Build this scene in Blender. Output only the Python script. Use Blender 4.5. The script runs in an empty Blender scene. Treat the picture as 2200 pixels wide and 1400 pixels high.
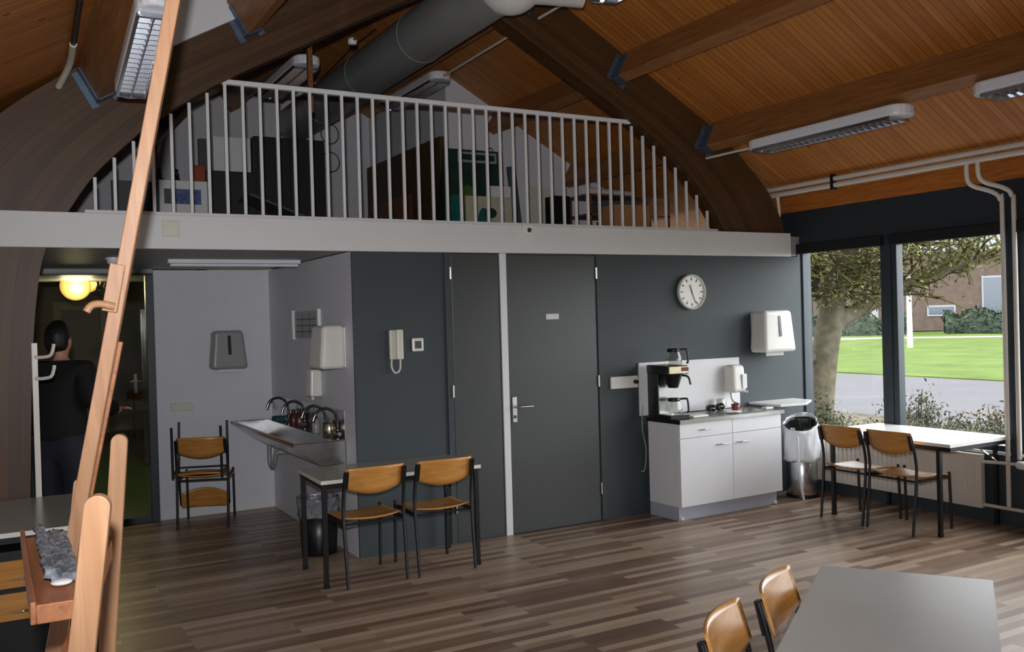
import bpy, math, random
from mathutils import Vector, Matrix, Euler
random.seed(7)
S = bpy.context.scene
COL = S.collection
PI = math.pi

# ------------------------------------------------------------------ camera, world, lights, exposure
cam_data = bpy.data.cameras.new('camera')
cam_data.sensor_width = 36.0
cam_data.lens = 1979.48 * 36.0 / 2200.0
cam_data.clip_start = 0.05
cam_data.clip_end = 400
cam = bpy.data.objects.new('camera', cam_data)
COL.objects.link(cam)
_yaw, _pitch, _roll = 0.511671, -0.0075219, -0.0277228
_f = Vector((math.sin(_yaw) * math.cos(_pitch), math.cos(_yaw) * math.cos(_pitch), math.sin(_pitch)))
_r = Vector((math.cos(_yaw), -math.sin(_yaw), 0))
_u = _r.cross(_f)
_r2 = math.cos(_roll) * _r + math.sin(_roll) * _u
_u2 = -math.sin(_roll) * _r + math.cos(_roll) * _u
cam.matrix_world = Matrix(((_r2.x, _u2.x, -_f.x, 0), (_r2.y, _u2.y, -_f.y, 0), (_r2.z, _u2.z, -_f.z, 1.83), (0, 0, 0, 1)))
S.camera = cam

S.view_settings.view_transform = 'Standard'
S.view_settings.look = 'None'
S.view_settings.gamma = 1.0
S.view_settings.use_curve_mapping = False
S.view_settings.exposure = 2.8

world = bpy.data.worlds.new('overcast_sky')
S.world = world
world.use_nodes = True
_bg = world.node_tree.nodes['Background']
_bg.inputs['Color'].default_value = (0.93, 0.97, 1.0, 1)
_bg.inputs['Strength'].default_value = 1.2

# the camera's own hot-shoe flash: it lit the easel, the fascia and the sink in the photograph
fl = bpy.data.lights.new('camera_flash', 'SPOT')
fl.energy = 100
fl.color = (0.96, 0.97, 1.0)
fl.spot_size = math.radians(92)
fl.spot_blend = 1.0
fl.shadow_soft_size = 0.03
flo = bpy.data.objects.new('camera_flash', fl)
COL.objects.link(flo)
flo.location = (-0.03, 0.03, 2.01)
flo.rotation_euler = (Vector((3.6, 7.0, 2.7)) - Vector(flo.location)).to_track_quat('-Z', 'Y').to_euler()

# daylight portals: they only guide sampling of the sky through the window openings
def portal(loc, rot, sx, sy):
    l = bpy.data.lights.new('daylight_portal', 'AREA')
    l.shape = 'RECTANGLE'; l.size = sx; l.size_y = sy
    l.cycles.is_portal = True
    o = bpy.data.objects.new('daylight_portal', l)
    COL.objects.link(o)
    o.location = loc; o.rotation_euler = rot
portal((7.52, 2.0, 1.52), (PI / 2, 0, PI / 2), 10.0, 1.9)

# ------------------------------------------------------------------ materials
def lin(c):
    return tuple(((v / 255) / 12.92 if v / 255 <= .04045 else (((v / 255) + .055) / 1.055) ** 2.4) for v in c)

def new_mat(name):
    m = bpy.data.materials.new(name)
    m.use_nodes = True
    nt = m.node_tree
    return m, nt, nt.nodes['Principled BSDF']

def N(nt, t, **kw):
    n = nt.nodes.new(t)
    for k, v in kw.items():
        if k in n.inputs.keys():
            n.inputs[k].default_value = v
        else:
            setattr(n, k, v)
    return n

def plain(name, rgb, rough=.5, metal=0.0, var=.06, scale=6.0, bump=0.0, emit=None, es=0, spec=.5, coat=0):
    """principled surface whose colour and gloss are broken up a little by noise"""
    m, nt, b = new_mat(name)
    c = lin(rgb)
    tc = N(nt, 'ShaderNodeTexCoord')
    no = N(nt, 'ShaderNodeTexNoise', Scale=scale, Detail=4.0)
    nt.links.new(tc.outputs['Object'], no.inputs['Vector'])
    r = N(nt, 'ShaderNodeValToRGB')
    r.color_ramp.elements[0].position = .3; r.color_ramp.elements[1].position = .7
    r.color_ramp.elements[0].color = tuple(v * (1 - var) for v in c) + (1,)
    r.color_ramp.elements[1].color = tuple(min(1, v * (1 + var)) for v in c) + (1,)
    nt.links.new(no.outputs['Fac'], r.inputs['Fac'])
    nt.links.new(r.outputs['Color'], b.inputs['Base Color'])
    b.inputs['Roughness'].default_value = rough
    b.inputs['Metallic'].default_value = metal
    b.inputs['Specular IOR Level'].default_value = spec
    b.inputs['Coat Weight'].default_value = coat
    if bump:
        bm = N(nt, 'ShaderNodeBump', Strength=bump, Distance=.01)
        nt.links.new(no.outputs['Fac'], bm.inputs['Height'])
        nt.links.new(bm.outputs['Normal'], b.inputs['Normal'])
    if emit:
        b.inputs['Emission Color'].default_value = lin(emit) + (1,)
        b.inputs['Emission Strength'].default_value = es
    return m

def wood(name, dark, light, axis='X', stretch=14.0, rough=.45, scale=3.0, spec=.4):
    """grain running along the object axis"""
    m, nt, b = new_mat(name)
    tc = N(nt, 'ShaderNodeTexCoord')
    mp = N(nt, 'ShaderNodeMapping')
    s = [stretch, stretch, stretch]; s['XYZ'.index(axis)] = 1.0
    mp.inputs['Scale'].default_value = s
    nt.links.new(tc.outputs['Object'], mp.inputs['Vector'])
    no = N(nt, 'ShaderNodeTexNoise', Scale=scale, Detail=6.0, Roughness=.6)
    no.inputs['Distortion'].default_value = .6
    nt.links.new(mp.outputs['Vector'], no.inputs['Vector'])
    r = N(nt, 'ShaderNodeValToRGB')
    r.color_ramp.elements[0].position = .3; r.color_ramp.elements[1].position = .7
    r.color_ramp.elements[0].color = lin(dark) + (1,)
    r.color_ramp.elements[1].color = lin(light) + (1,)
    nt.links.new(no.outputs['Fac'], r.inputs['Fac'])
    nt.links.new(r.outputs['Color'], b.inputs['Base Color'])
    b.inputs['Roughness'].default_value = rough
    b.inputs['Specular IOR Level'].default_value = spec
    return m

def boards(name, dark, light, width=.095, rough=.5, knots=True):
    """matchboarding: boards side by side along Y, each with its own tone, grain up the slope"""
    m, nt, b = new_mat(name)
    tc = N(nt, 'ShaderNodeTexCoord')
    sp = N(nt, 'ShaderNodeSeparateXYZ')
    nt.links.new(tc.outputs['Object'], sp.inputs[0])
    dv = N(nt, 'ShaderNodeMath', operation='DIVIDE'); dv.inputs[1].default_value = width
    nt.links.new(sp.outputs['Y'], dv.inputs[0])
    fr = N(nt, 'ShaderNodeMath', operation='FRACT'); nt.links.new(dv.outputs[0], fr.inputs[0])
    fo = N(nt, 'ShaderNodeMath', operation='FLOOR'); nt.links.new(dv.outputs[0], fo.inputs[0])
    wn = N(nt, 'ShaderNodeTexWhiteNoise', noise_dimensions='1D'); nt.links.new(fo.outputs[0], wn.inputs['W'])
    mp = N(nt, 'ShaderNodeMapping'); mp.inputs['Scale'].default_value = (1.2, 22, 1.2)
    nt.links.new(tc.outputs['Object'], mp.inputs['Vector'])
    no = N(nt, 'ShaderNodeTexNoise', Scale=1.6, Detail=6.0)
    nt.links.new(mp.outputs['Vector'], no.inputs['Vector'])
    ad = N(nt, 'ShaderNodeMath', operation='ADD')
    ml = N(nt, 'ShaderNodeMath', operation='MULTIPLY'); ml.inputs[1].default_value = .28
    nt.links.new(wn.outputs['Value'], ml.inputs[0])
    m2 = N(nt, 'ShaderNodeMath', operation='MULTIPLY'); m2.inputs[1].default_value = .7
    nt.links.new(no.outputs['Fac'], m2.inputs[0])
    nt.links.new(ml.outputs[0], ad.inputs[0]); nt.links.new(m2.outputs[0], ad.inputs[1])
    r = N(nt, 'ShaderNodeValToRGB')
    r.color_ramp.elements[0].position = .2; r.color_ramp.elements[1].position = .85
    r.color_ramp.elements[0].color = lin(dark) + (1,)
    r.color_ramp.elements[1].color = lin(light) + (1,)
    nt.links.new(ad.outputs[0], r.inputs['Fac'])
    # groove between boards
    lt = N(nt, 'ShaderNodeMath', operation='LESS_THAN'); lt.inputs[1].default_value = .09
    nt.links.new(fr.outputs[0], lt.inputs[0])
    mx = N(nt, 'ShaderNodeMix', data_type='RGBA')
    nt.links.new(lt.outputs[0], mx.inputs['Factor'])
    nt.links.new(r.outputs['Color'], mx.inputs['A'])
    mx.inputs['B'].default_value = tuple(v * .6 for v in lin(dark)) + (1,)
    out = mx.outputs['Result']
    if knots:
        vo = N(nt, 'ShaderNodeTexVoronoi', Scale=2.6)
        mp2 = N(nt, 'ShaderNodeMapping'); mp2.inputs['Scale'].default_value = (1, 1.5, 1)
        nt.links.new(tc.outputs['Object'], mp2.inputs['Vector'])
        nt.links.new(mp2.outputs['Vector'], vo.inputs['Vector'])
        l2 = N(nt, 'ShaderNodeMath', operation='LESS_THAN'); l2.inputs[1].default_value = .055
        nt.links.new(vo.outputs['Distance'], l2.inputs[0])
        mx2 = N(nt, 'ShaderNodeMix', data_type='RGBA')
        nt.links.new(l2.outputs[0], mx2.inputs['Factor'])
        nt.links.new(out, mx2.inputs['A'])
        mx2.inputs['B'].default_value = tuple(v * .4 for v in lin(dark)) + (1,)
        out = mx2.outputs['Result']
    nt.links.new(out, b.inputs['Base Color'])
    b.inputs['Roughness'].default_value = rough
    return m

def strip_floor(name):
    m, nt, b = new_mat(name)
    tc = N(nt, 'ShaderNodeTexCoord')
    br = N(nt, 'ShaderNodeTexBrick')
    br.offset = .37; br.offset_frequency = 2; br.squash = 1.0
    br.inputs['Scale'].default_value = 1.0
    br.inputs['Brick Width'].default_value = .95
    br.inputs['Row Height'].default_value = .066
    br.inputs['Mortar Size'].default_value = .0012
    br.inputs['Color1'].default_value = (0, 0, 0, 1)
    br.inputs['Color2'].default_value = (1, 1, 1, 1)
    br.inputs['Mortar'].default_value = (.12, .12, .12, 1)
    nt.links.new(tc.outputs['Object'], br.inputs['Vector'])
    mp = N(nt, 'ShaderNodeMapping'); mp.inputs['Scale'].default_value = (1.3, 26, 1)
    nt.links.new(tc.outputs['Object'], mp.inputs['Vector'])
    no = N(nt, 'ShaderNodeTexNoise', Scale=2.2, Detail=6.0, Roughness=.65)
    nt.links.new(mp.outputs['Vector'], no.inputs['Vector'])
    mx = N(nt, 'ShaderNodeMix', data_type='RGBA'); mx.inputs['Factor'].default_value = .42
    nt.links.new(br.outputs['Color'], mx.inputs['A']); nt.links.new(no.outputs['Fac'], mx.inputs['B'])
    r = N(nt, 'ShaderNodeValToRGB')
    e = r.color_ramp.elements
    e[0].position = .1; e[0].color = lin((84, 62, 48)) + (1,)
    e[1].position = .88; e[1].color = lin((186, 164, 142)) + (1,)
    k = e.new(.45); k.color = lin((134, 110, 90)) + (1,)
    nt.links.new(mx.outputs['Result'], r.inputs['Fac'])
    nt.links.new(r.outputs['Color'], b.inputs['Base Color'])
    b.inputs['Roughness'].default_value = .36
    b.inputs['Specular IOR Level'].default_value = .45
    return m

def lamellas(name):
    """glued laminated timber: lamella lines follow the beam through its UV map"""
    m, nt, b = new_mat(name)
    uv = N(nt, 'ShaderNodeUVMap')
    sp = N(nt, 'ShaderNodeSeparateXYZ'); nt.links.new(uv.outputs[0], sp.inputs[0])
    ml = N(nt, 'ShaderNodeMath', operation='MULTIPLY'); ml.inputs[1].default_value = 11.0
    nt.links.new(sp.outputs['Y'], ml.inputs[0])
    fr = N(nt, 'ShaderNodeMath', operation='FRACT'); nt.links.new(ml.outputs[0], fr.inputs[0])
    fo = N(nt, 'ShaderNodeMath', operation='FLOOR'); nt.links.new(ml.outputs[0], fo.inputs[0])
    wn = N(nt, 'ShaderNodeTexWhiteNoise', noise_dimensions='1D'); nt.links.new(fo.outputs[0], wn.inputs['W'])
    mp = N(nt, 'ShaderNodeMapping'); mp.inputs['Scale'].default_value = (1.5, 30, 1)
    nt.links.new(uv.outputs[0], mp.inputs['Vector'])
    no = N(nt, 'ShaderNodeTexNoise', Scale=2.0, Detail=6.0); nt.links.new(mp.outputs['Vector'], no.inputs['Vector'])
    ad = N(nt, 'ShaderNodeMath', operation='MULTIPLY_ADD'); ad.inputs[1].default_value = .35
    nt.links.new(wn.outputs['Value'], ad.inputs[0])
    m3 = N(nt, 'ShaderNodeMath', operation='MULTIPLY'); m3.inputs[1].default_value = .75
    nt.links.new(no.outputs['Fac'], m3.inputs[0]); nt.links.new(m3.outputs[0], ad.inputs[2])
    r = N(nt, 'ShaderNodeValToRGB')
    r.color_ramp.elements[0].position = .25; r.color_ramp.elements[1].position = .85
    r.color_ramp.elements[0].color = lin((56, 36, 16)) + (1,)
    r.color_ramp.elements[1].color = lin((86, 57, 28)) + (1,)
    nt.links.new(ad.outputs[0], r.inputs['Fac'])
    lt = N(nt, 'ShaderNodeMath', operation='LESS_THAN'); lt.inputs[1].default_value = .06
    nt.links.new(fr.outputs[0], lt.inputs[0])
    mx = N(nt, 'ShaderNodeMix', data_type='RGBA'); nt.links.new(lt.outputs[0], mx.inputs['Factor'])
    nt.links.new(r.outputs['Color'], mx.inputs['A']); mx.inputs['B'].default_value = lin((46, 26, 16)) + (1,)
    nt.links.new(mx.outputs['Result'], b.inputs['Base Color'])
    b.inputs['Roughness'].default_value = .5
    return m

def glass_pane(name, tint=(1, 1, 1), refl=.5):
    m, nt, b = new_mat(name)
    nt.nodes.remove(b)
    out = nt.nodes['Material Output']
    tr = N(nt, 'ShaderNodeBsdfTransparent'); tr.inputs['Color'].default_value = tint + (1,)
    gl = N(nt, 'ShaderNodeBsdfGlossy'); gl.inputs['Roughness'].default_value = .02
    # Schlick reflectance, the same for both faces of the pane
    ge = N(nt, 'ShaderNodeNewGeometry')
    dt = N(nt, 'ShaderNodeVectorMath', operation='DOT_PRODUCT')
    nt.links.new(ge.outputs['Normal'], dt.inputs[0]); nt.links.new(ge.outputs['Incoming'], dt.inputs[1])
    ab = N(nt, 'ShaderNodeMath', operation='ABSOLUTE'); nt.links.new(dt.outputs['Value'], ab.inputs[0])
    su = N(nt, 'ShaderNodeMath', operation='SUBTRACT'); su.inputs[0].default_value = 1.0; nt.links.new(ab.outputs[0], su.inputs[1])
    pw_ = N(nt, 'ShaderNodeMath', operation='POWER'); pw_.inputs[1].default_value = 5.0; nt.links.new(su.outputs[0], pw_.inputs[0])
    ma = N(nt, 'ShaderNodeMath', operation='MULTIPLY_ADD'); ma.inputs[1].default_value = .96; ma.inputs[2].default_value = .04
    nt.links.new(pw_.outputs[0], ma.inputs[0])
    mu = N(nt, 'ShaderNodeMath', operation='MULTIPLY'); mu.inputs[1].default_value = refl
    nt.links.new(ma.outputs[0], mu.inputs[0])
    mx = N(nt, 'ShaderNodeMixShader')
    nt.links.new(mu.outputs[0], mx.inputs[0]); nt.links.new(tr.outputs[0], mx.inputs[1]); nt.links.new(gl.outputs[0], mx.inputs[2])
    nt.links.new(mx.outputs[0], out.inputs['Surface'])
    return m

def brushed(name, rgb, rough=.3):
    m = plain(name, rgb, rough=rough, metal=1.0, var=.1, scale=30)
    return m

M = dict(
    dark_wall=plain('slate_blue_paint', (56, 64, 67), .6, var=.04, scale=2),
    door=plain('charcoal_door_paint', (62, 65, 64), .36, var=.03, scale=2),
    white_wall=plain('white_wall_paint', (214, 214, 220), .6, var=.02, scale=3),
    white_gloss=plain('white_gloss_paint', (220, 220, 222), .35, var=.02, scale=3),
    fascia=plain('off_white_board', (214, 214, 214), .5, var=.025, scale=2),
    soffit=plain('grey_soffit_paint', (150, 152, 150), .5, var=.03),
    frame=plain('dark_window_frame_paint', (44, 55, 62), .4, var=.04),
    header=plain('dark_header_paint', (40, 48, 54), .5, var=.04),
    blind=plain('black_roller_blind', (14, 15, 17), .7, var=.1),
    ceiling=boards('pine_matchboarding', (158, 92, 34), (202, 136, 64), .066),
    plank=wood('orange_plank_wood', (150, 84, 30), (196, 120, 52), 'Y'),
    beam=wood('purlin_wood', (120, 78, 42), (158, 108, 62), 'Y'),
    glulam=lamellas('glulam_timber'),
    hanger=plain('galvanised_hanger_steel', (96, 112, 130), .45, metal=.6, var=.12, scale=20),
    floor=strip_floor('strip_wood_floor'),
    rail=plain('white_railing_paint', (222, 222, 222), .35, var=.02),
    lamp_white=plain('white_lamp_casing', (226, 226, 230), .35, var=.02),
    louvre=brushed('mirror_louvre', (205, 210, 220), .22),
    tube=plain('lamp_tube_glass', (226, 228, 232), .3),
    pipe=plain('cream_pipe_paint', (216, 210, 200), .35, var=.03),
    duct=plain('grey_duct_sheet', (150, 152, 150), .42, metal=.25, var=.06, scale=3),
    duct_white=plain('white_duct_sheet', (214, 214, 210), .45, var=.04, scale=30),
    black=plain('black_steel_tube', (20, 20, 22), .4, var=.1),
    black_plastic=plain('black_plastic', (18, 18, 20), .35, var=.1),
    ply=wood('varnished_beech_ply', (178, 118, 54), (208, 150, 80), 'X', rough=.26, scale=2.0, spec=.5),
    ply_edge=plain('ply_edge', (216, 178, 124), .5),
    laminate=plain('grey_green_laminate', (150, 150, 140), .26, var=.03, scale=2),
    laminate_white=plain('white_laminate', (226, 226, 224), .2, var=.015),
    laminate_grey=plain('grey_laminate', (196, 196, 192), .3, var=.05, scale=2),
    edge=plain('white_edge_band', (226, 224, 218), .4),
    easel=wood('varnished_easel_beech', (168, 122, 88), (194, 148, 110), 'Z', rough=.4, scale=2.5),
    easel_worn_shaded=wood('worn_shaded_easel_wood', (150, 92, 60), (186, 124, 84), 'Y', rough=.5),  # worn tray wood; its darker tone also paints the mast's shaded side
    paint_crust=plain('dried_paint_crust', (128, 134, 142), .7, var=.55, scale=28, bump=.9),
    steel=brushed('stainless_steel', (200, 200, 200), .26),
    chrome=brushed('chrome', (215, 215, 218), .12),
    dark_chrome=brushed('dark_chrome', (120, 120, 122), .2),
    brass=brushed('warm_steel', (196, 184, 160), .25),
    disp_grey=plain('grey_dispenser_plastic', (150, 152, 150), .35, var=.03),
    disp_white=plain('white_dispenser_plastic', (224, 222, 214), .28, var=.02),
    cream=plain('cream_plastic', (210, 208, 194), .4, var=.03),
    smoke=plain('smoked_plastic', (40, 42, 42), .2),
    paper=plain('white_paper', (220, 220, 220), .8),
    bag=plain('white_plastic_bag', (232, 234, 238), .55, var=.03, scale=14, bump=.5),
    bag_clear=plain('grey_clear_bag', (120, 122, 128), .22, var=.35, scale=22, bump=.8),
    melamine=plain('white_melamine', (222, 222, 224), .35, var=.015),
    plinth=plain('grey_plinth', (168, 172, 182), .4, var=.03),
    counter=plain('dark_worktop_steel', (150, 150, 146), .28, metal=.55, var=.06, scale=10),
    counter_edge=plain('black_worktop_edge', (22, 22, 24), .4),
    red=plain('dark_red_plastic', (120, 50, 50), .4),
    teal=plain('teal_sponge', (22, 74, 78), .8),
    brown=plain('brown_bottle', (70, 40, 28), .3),
    orange=plain('orange_red_board', (150, 60, 26), .6),
    grey_board=plain('grey_board', (74, 78, 80), .6),
    dark_cab=plain('black_cabinet', (20, 22, 24), .45, var=.1),
    loft_wood=wood('dark_brown_panel_wood', (60, 44, 24), (92, 66, 36), 'Z', rough=.55),
    loft_shelf=wood('brown_shelf_wood', (96, 60, 34), (140, 90, 52), 'Y', rough=.55),
    card=plain('cardboard', (176, 124, 78), .8),
    blue=plain('picture_blue', (70, 92, 140), .6, var=.5, scale=30),
    skin=plain('skin', (196, 140, 116), .5),
    hair=plain('black_hair', (16, 13, 12), .5, var=.2, scale=40, bump=.5),
    jacket=plain('black_jacket_cloth', (16, 16, 18), .85, var=.15),
    trousers=plain('dark_trousers_cloth', (36, 38, 48), .85, var=.15),
    globe=plain('yellow_globe_glass', (250, 210, 120), .4, emit=(255, 200, 96), es=.13),
    navy=plain('navy_paint', (22, 26, 60), .5),
    corr_wall=plain('corridor_beige_paint', (150, 134, 112), .6),
    corr_dark=plain('corridor_dark_gloss_paint', (30, 32, 28), .15, var=.1),
    corr_door=plain('olive_door_paint', (104, 92, 54), .4),
    corr_cream=plain('cream_frame_paint', (188, 174, 148), .5),
    green_floor=plain('green_linoleum', (52, 84, 34), .4, var=.1),
    glass=glass_pane('window_glass', (1, 1, 1), .55),
    glass_dark=glass_pane('corridor_glass', (.88, .90, .86), .9),
    carafe=glass_pane('carafe_glass', (.82, .82, .80), 2.2),
    grass=plain('lawn_grass', (63, 77, 29), .9, var=.25, scale=.6, spec=.04),
    asphalt=plain('road_asphalt', (72, 71, 73), .9, var=.06, scale=.6, spec=.04),
    paving=plain('pale_path_paving', (104, 103, 99), .9, var=.05, spec=.04),
    bounce_pale=plain('pale_bounce_surface', (176, 174, 168), .9, var=.05, spec=.04),  # pale tone chosen to bounce daylight into the room
    soil=plain('planting_bed_soil', (66, 61, 49), .95, var=.3, scale=1.5, spec=.04),
    bark=plain('mossy_bark', (94, 89, 74), .9, var=.3, scale=9, bump=.8, spec=.04),
    twig=plain('mossy_twig', (76, 76, 44), .9, var=.35, scale=6, spec=.04),
    bud=plain('olive_bud_leaf', (100, 98, 66), .9, var=.3, scale=3, spec=.04),
    leaf=plain('grey_green_leaf', (80, 82, 66), .9, var=.35, scale=5, spec=.04),
    hedge=plain('dark_hedge_leaf', (46, 54, 44), .9, var=.35, scale=2, spec=.04),
    brick=plain('brown_house_brick', (76, 65, 59), .9, var=.15, scale=2, spec=.04),
    house_white=plain('white_house_panel', (118, 119, 124), .6, spec=.04),
    house_glass=plain('dark_house_glass', (60, 66, 76), .2),
    pale_metal=plain('pale_lamp_post_metal', (140, 141, 141), .5),
)

# ------------------------------------------------------------------ mesh builder
class MB:
    def __init__(self):
        self.v = []; self.f = []; self.smooth = []
    def add(self, vs, fs, smooth=False):
        b = len(self.v)
        self.v += [tuple(p) for p in vs]
        for f in fs:
            self.f.append(tuple(b + i for i in f)); self.smooth.append(smooth)
        return self
    def box(self, x0, x1, y0, y1, z0, z1):
        x0, x1 = min(x0, x1), max(x0, x1); y0, y1 = min(y0, y1), max(y0, y1); z0, z1 = min(z0, z1), max(z0, z1)
        vs = [(x, y, z) for z in (z0, z1) for y in (y0, y1) for x in (x0, x1)]
        return self.add(vs, [(0, 2, 3, 1), (4, 5, 7, 6), (0, 1, 5, 4), (2, 6, 7, 3), (0, 4, 6, 2), (1, 3, 7, 5)])
    def taper_box(self, x0, x1, y0, y1, z0, z1, tx=1.0, ty0=0.0, ty1=0.0):
        """box whose top is scaled in x about its middle and whose y faces shift at the top"""
        cx = (x0 + x1) / 2
        vs = []
        for z, k, a, b in ((z0, 1.0, y0, y1), (z1, tx, y0 + ty0, y1 + ty1)):
            for y in (a, b):
                for x in (x0, x1):
                    vs.append((cx + (x - cx) * k, y, z))
        return self.add(vs, [(0, 2, 3, 1), (4, 5, 7, 6), (0, 1, 5, 4), (2, 6, 7, 3), (0, 4, 6, 2), (1, 3, 7, 5)])
    def prism(self, poly, axis, a, b):
        """polygon in the two other axes, extruded from a to b along axis"""
        n = len(poly)
        def P(p, t):
            return {'x': (t, p[0], p[1]), 'y': (p[0], t, p[1]), 'z': (p[0], p[1], t)}[axis]
        vs = [P(p, a) for p in poly] + [P(p, b) for p in poly]
        fs = [tuple(range(n))[::-1], tuple(range(n, 2 * n))] + [(i, (i + 1) % n, n + (i + 1) % n, n + i) for i in range(n)]
        return self.add(vs, fs)
    def bar(self, p0, p1, w, d, side=(1, 0, 0)):
        """rectangular bar from p0 to p1; w along side, d across"""
        p0 = Vector(p0); p1 = Vector(p1); t = (p1 - p0).normalized()
        s = Vector(side); s = (s - t * s.dot(t)).normalized(); q = t.cross(s)
        vs = []
        for p in (p0, p1):
            for a, b in ((-1, -1), (1, -1), (1, 1), (-1, 1)):
                vs.append(p + s * (a * w / 2) + q * (b * d / 2))
        return self.add(vs, [(0, 3, 2, 1), (4, 5, 6, 7), (0, 1, 5, 4), (1, 2, 6, 5), (2, 3, 7, 6), (3, 0, 4, 7)])
    def tube(self, pts, r, n=10, round_=0, cap=True):
        P = [Vector(p) for p in pts]
        R = list(r) if isinstance(r, (list, tuple)) else [r] * len(P)
        if round_ and len(P) > 2:
            Q = []; RR = []
            for i in range(len(P) - 1):
                p0 = P[max(i - 1, 0)]; p1 = P[i]; p2 = P[i + 1]; p3 = P[min(i + 2, len(P) - 1)]
                for k in range(round_):
                    t = k / round_
                    Q.append(.5 * ((2 * p1) + (p2 - p0) * t + (2 * p0 - 5 * p1 + 4 * p2 - p3) * t * t + (3 * p1 - p0 - 3 * p2 + p3) * t ** 3))
                    RR.append(R[i] * (1 - t) + R[i + 1] * t)
            Q.append(P[-1]); RR.append(R[-1]); P, R = Q, RR
        t0 = (P[1] - P[0]).normalized()
        ref = Vector((0, 0, 1)) if abs(t0.z) < .9 else Vector((1, 0, 0))
        s = (ref - t0 * ref.dot(t0)).normalized()
        vs = []
        for i, p in enumerate(P):
            t = ((P[min(i + 1, len(P) - 1)] - P[max(i - 1, 0)])).normalized()
            s = (s - t * s.dot(t)).normalized(); q = t.cross(s)
            for k in range(n):
                a = 2 * PI * k / n
                vs.append(p + s * (R[i] * math.cos(a)) + q * (R[i] * math.sin(a)))
        fs = [(i * n + k, i * n + (k + 1) % n, (i + 1) * n + (k + 1) % n, (i + 1) * n + k) for i in range(len(P) - 1) for k in range(n)]
        self.add(vs, fs, True)
        if cap:
            m = (len(P) - 1) * n
            self.add([vs[k] for k in range(n)], [tuple(range(n))[::-1]])
            self.add([vs[m + k] for k in range(n)], [tuple(range(n))])
        return self
    def lathe(self, prof, c=(0, 0, 0), axis='z', n=24, cap=True):
        """profile of (radius, height) pairs about an axis through c"""
        c = Vector(c); vs = []
        for r, h in prof:
            for k in range(n):
                a = 2 * PI * k / n; ca, sa = r * math.cos(a), r * math.sin(a)
                vs.append(c + Vector({'z': (ca, sa, h), 'y': (ca, h, sa), 'x': (h, ca, sa)}[axis]))
        fs = [(i * n + k, i * n + (k + 1) % n, (i + 1) * n + (k + 1) % n, (i + 1) * n + k) for i in range(len(prof) - 1) for k in range(n)]
        self.add(vs, fs, True)
        if cap:
            if prof[0][0] > 1e-5: self.add(vs[:n], [tuple(range(n))[::-1]])
            if prof[-1][0] > 1e-5: self.add(vs[-n:], [tuple(range(n))])
        return self
    def ball(self, c, r, n=16, sx=1, sy=1, sz=1):
        m = n // 2; c = Vector(c); vs = []
        for i in range(m + 1):
            ph = PI * i / m
            for k in range(n):
                a = 2 * PI * k / n
                vs.append(c + Vector((sx * r * math.sin(ph) * math.cos(a), sy * r * math.sin(ph) * math.sin(a), sz * r * math.cos(ph))))
        return self.add(vs, [(i * n + k, (i + 1) * n + k, (i + 1) * n + (k + 1) % n, i * n + (k + 1) % n) for i in range(m) for k in range(n)], True)
    def grid(self, fn, ns, nt, smooth=True):
        vs = [fn(i / ns, j / nt) for j in range(nt + 1) for i in range(ns + 1)]
        w = ns + 1
        return self.add(vs, [(j * w + i, j * w + i + 1, (j + 1) * w + i + 1, (j + 1) * w + i) for j in range(nt) for i in range(ns)], smooth)

def obj(name, mb, mat, parent=None, bev=0, solid=0, seg=2, loc=None, rot=None):
    me = bpy.data.meshes.new(name)
    me.from_pydata(mb.v, [], mb.f)
    for p, s in zip(me.polygons, mb.smooth): p.use_smooth = s
    me.update()
    o = bpy.data.objects.new(name, me)
    me.materials.append(M[mat] if isinstance(mat, str) else mat)
    COL.objects.link(o)
    if parent: o.parent = parent
    if loc: o.location = loc
    if rot: o.rotation_euler = rot
    if solid:
        md = o.modifiers.new('thickness', 'SOLIDIFY'); md.thickness = solid; md.offset = 0
    if bev:
        md = o.modifiers.new('bevel', 'BEVEL'); md.width = bev; md.segments = seg; md.limit_method = 'ANGLE'; md.angle_limit = math.radians(40)
        md.harden_normals = False
    return o

def tag(o, label, cat, group=None, kind=None):
    if label: o['label'] = label
    if cat: o['category'] = cat
    if group: o['group'] = group
    if kind: o['kind'] = kind
    return o

def thing(name, label, cat, loc=(0, 0, 0), rz=0, group=None):
    o = bpy.data.objects.new(name, None)
    o.empty_display_size = .1
    COL.objects.link(o)
    o.location = loc; o.rotation_euler = (0, 0, rz)
    return tag(o, label, cat, group)

def struct(name, mb, mat, label=None, parent=None, **kw):
    o = obj(name, mb, mat, parent, **kw)
    if not parent: o['kind'] = 'structure'
    if label: o['label'] = label
    return o

def dup(root, loc, rot, label, group=None):
    r = root.copy(); COL.objects.link(r)
    r.location = loc; r.rotation_euler = rot
    r['label'] = label
    if group: r['group'] = group
    for ch in list(root.children):
        c = ch.copy(); COL.objects.link(c); c.parent = r
        for g in list(ch.children):
            d = g.copy(); COL.objects.link(d); d.parent = c
    return r

# ------------------------------------------------------------------ the shell
YW = 6.84          # dark partition wall
YN = 9.33          # back wall of the niche and front of the upper partition
XR = 7.30          # window wall
XL = -0.58
XC = 3.36          # ridge
def roof_z(x): return 3.15 + .56 * (3.68 - abs(x - XC))

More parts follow.
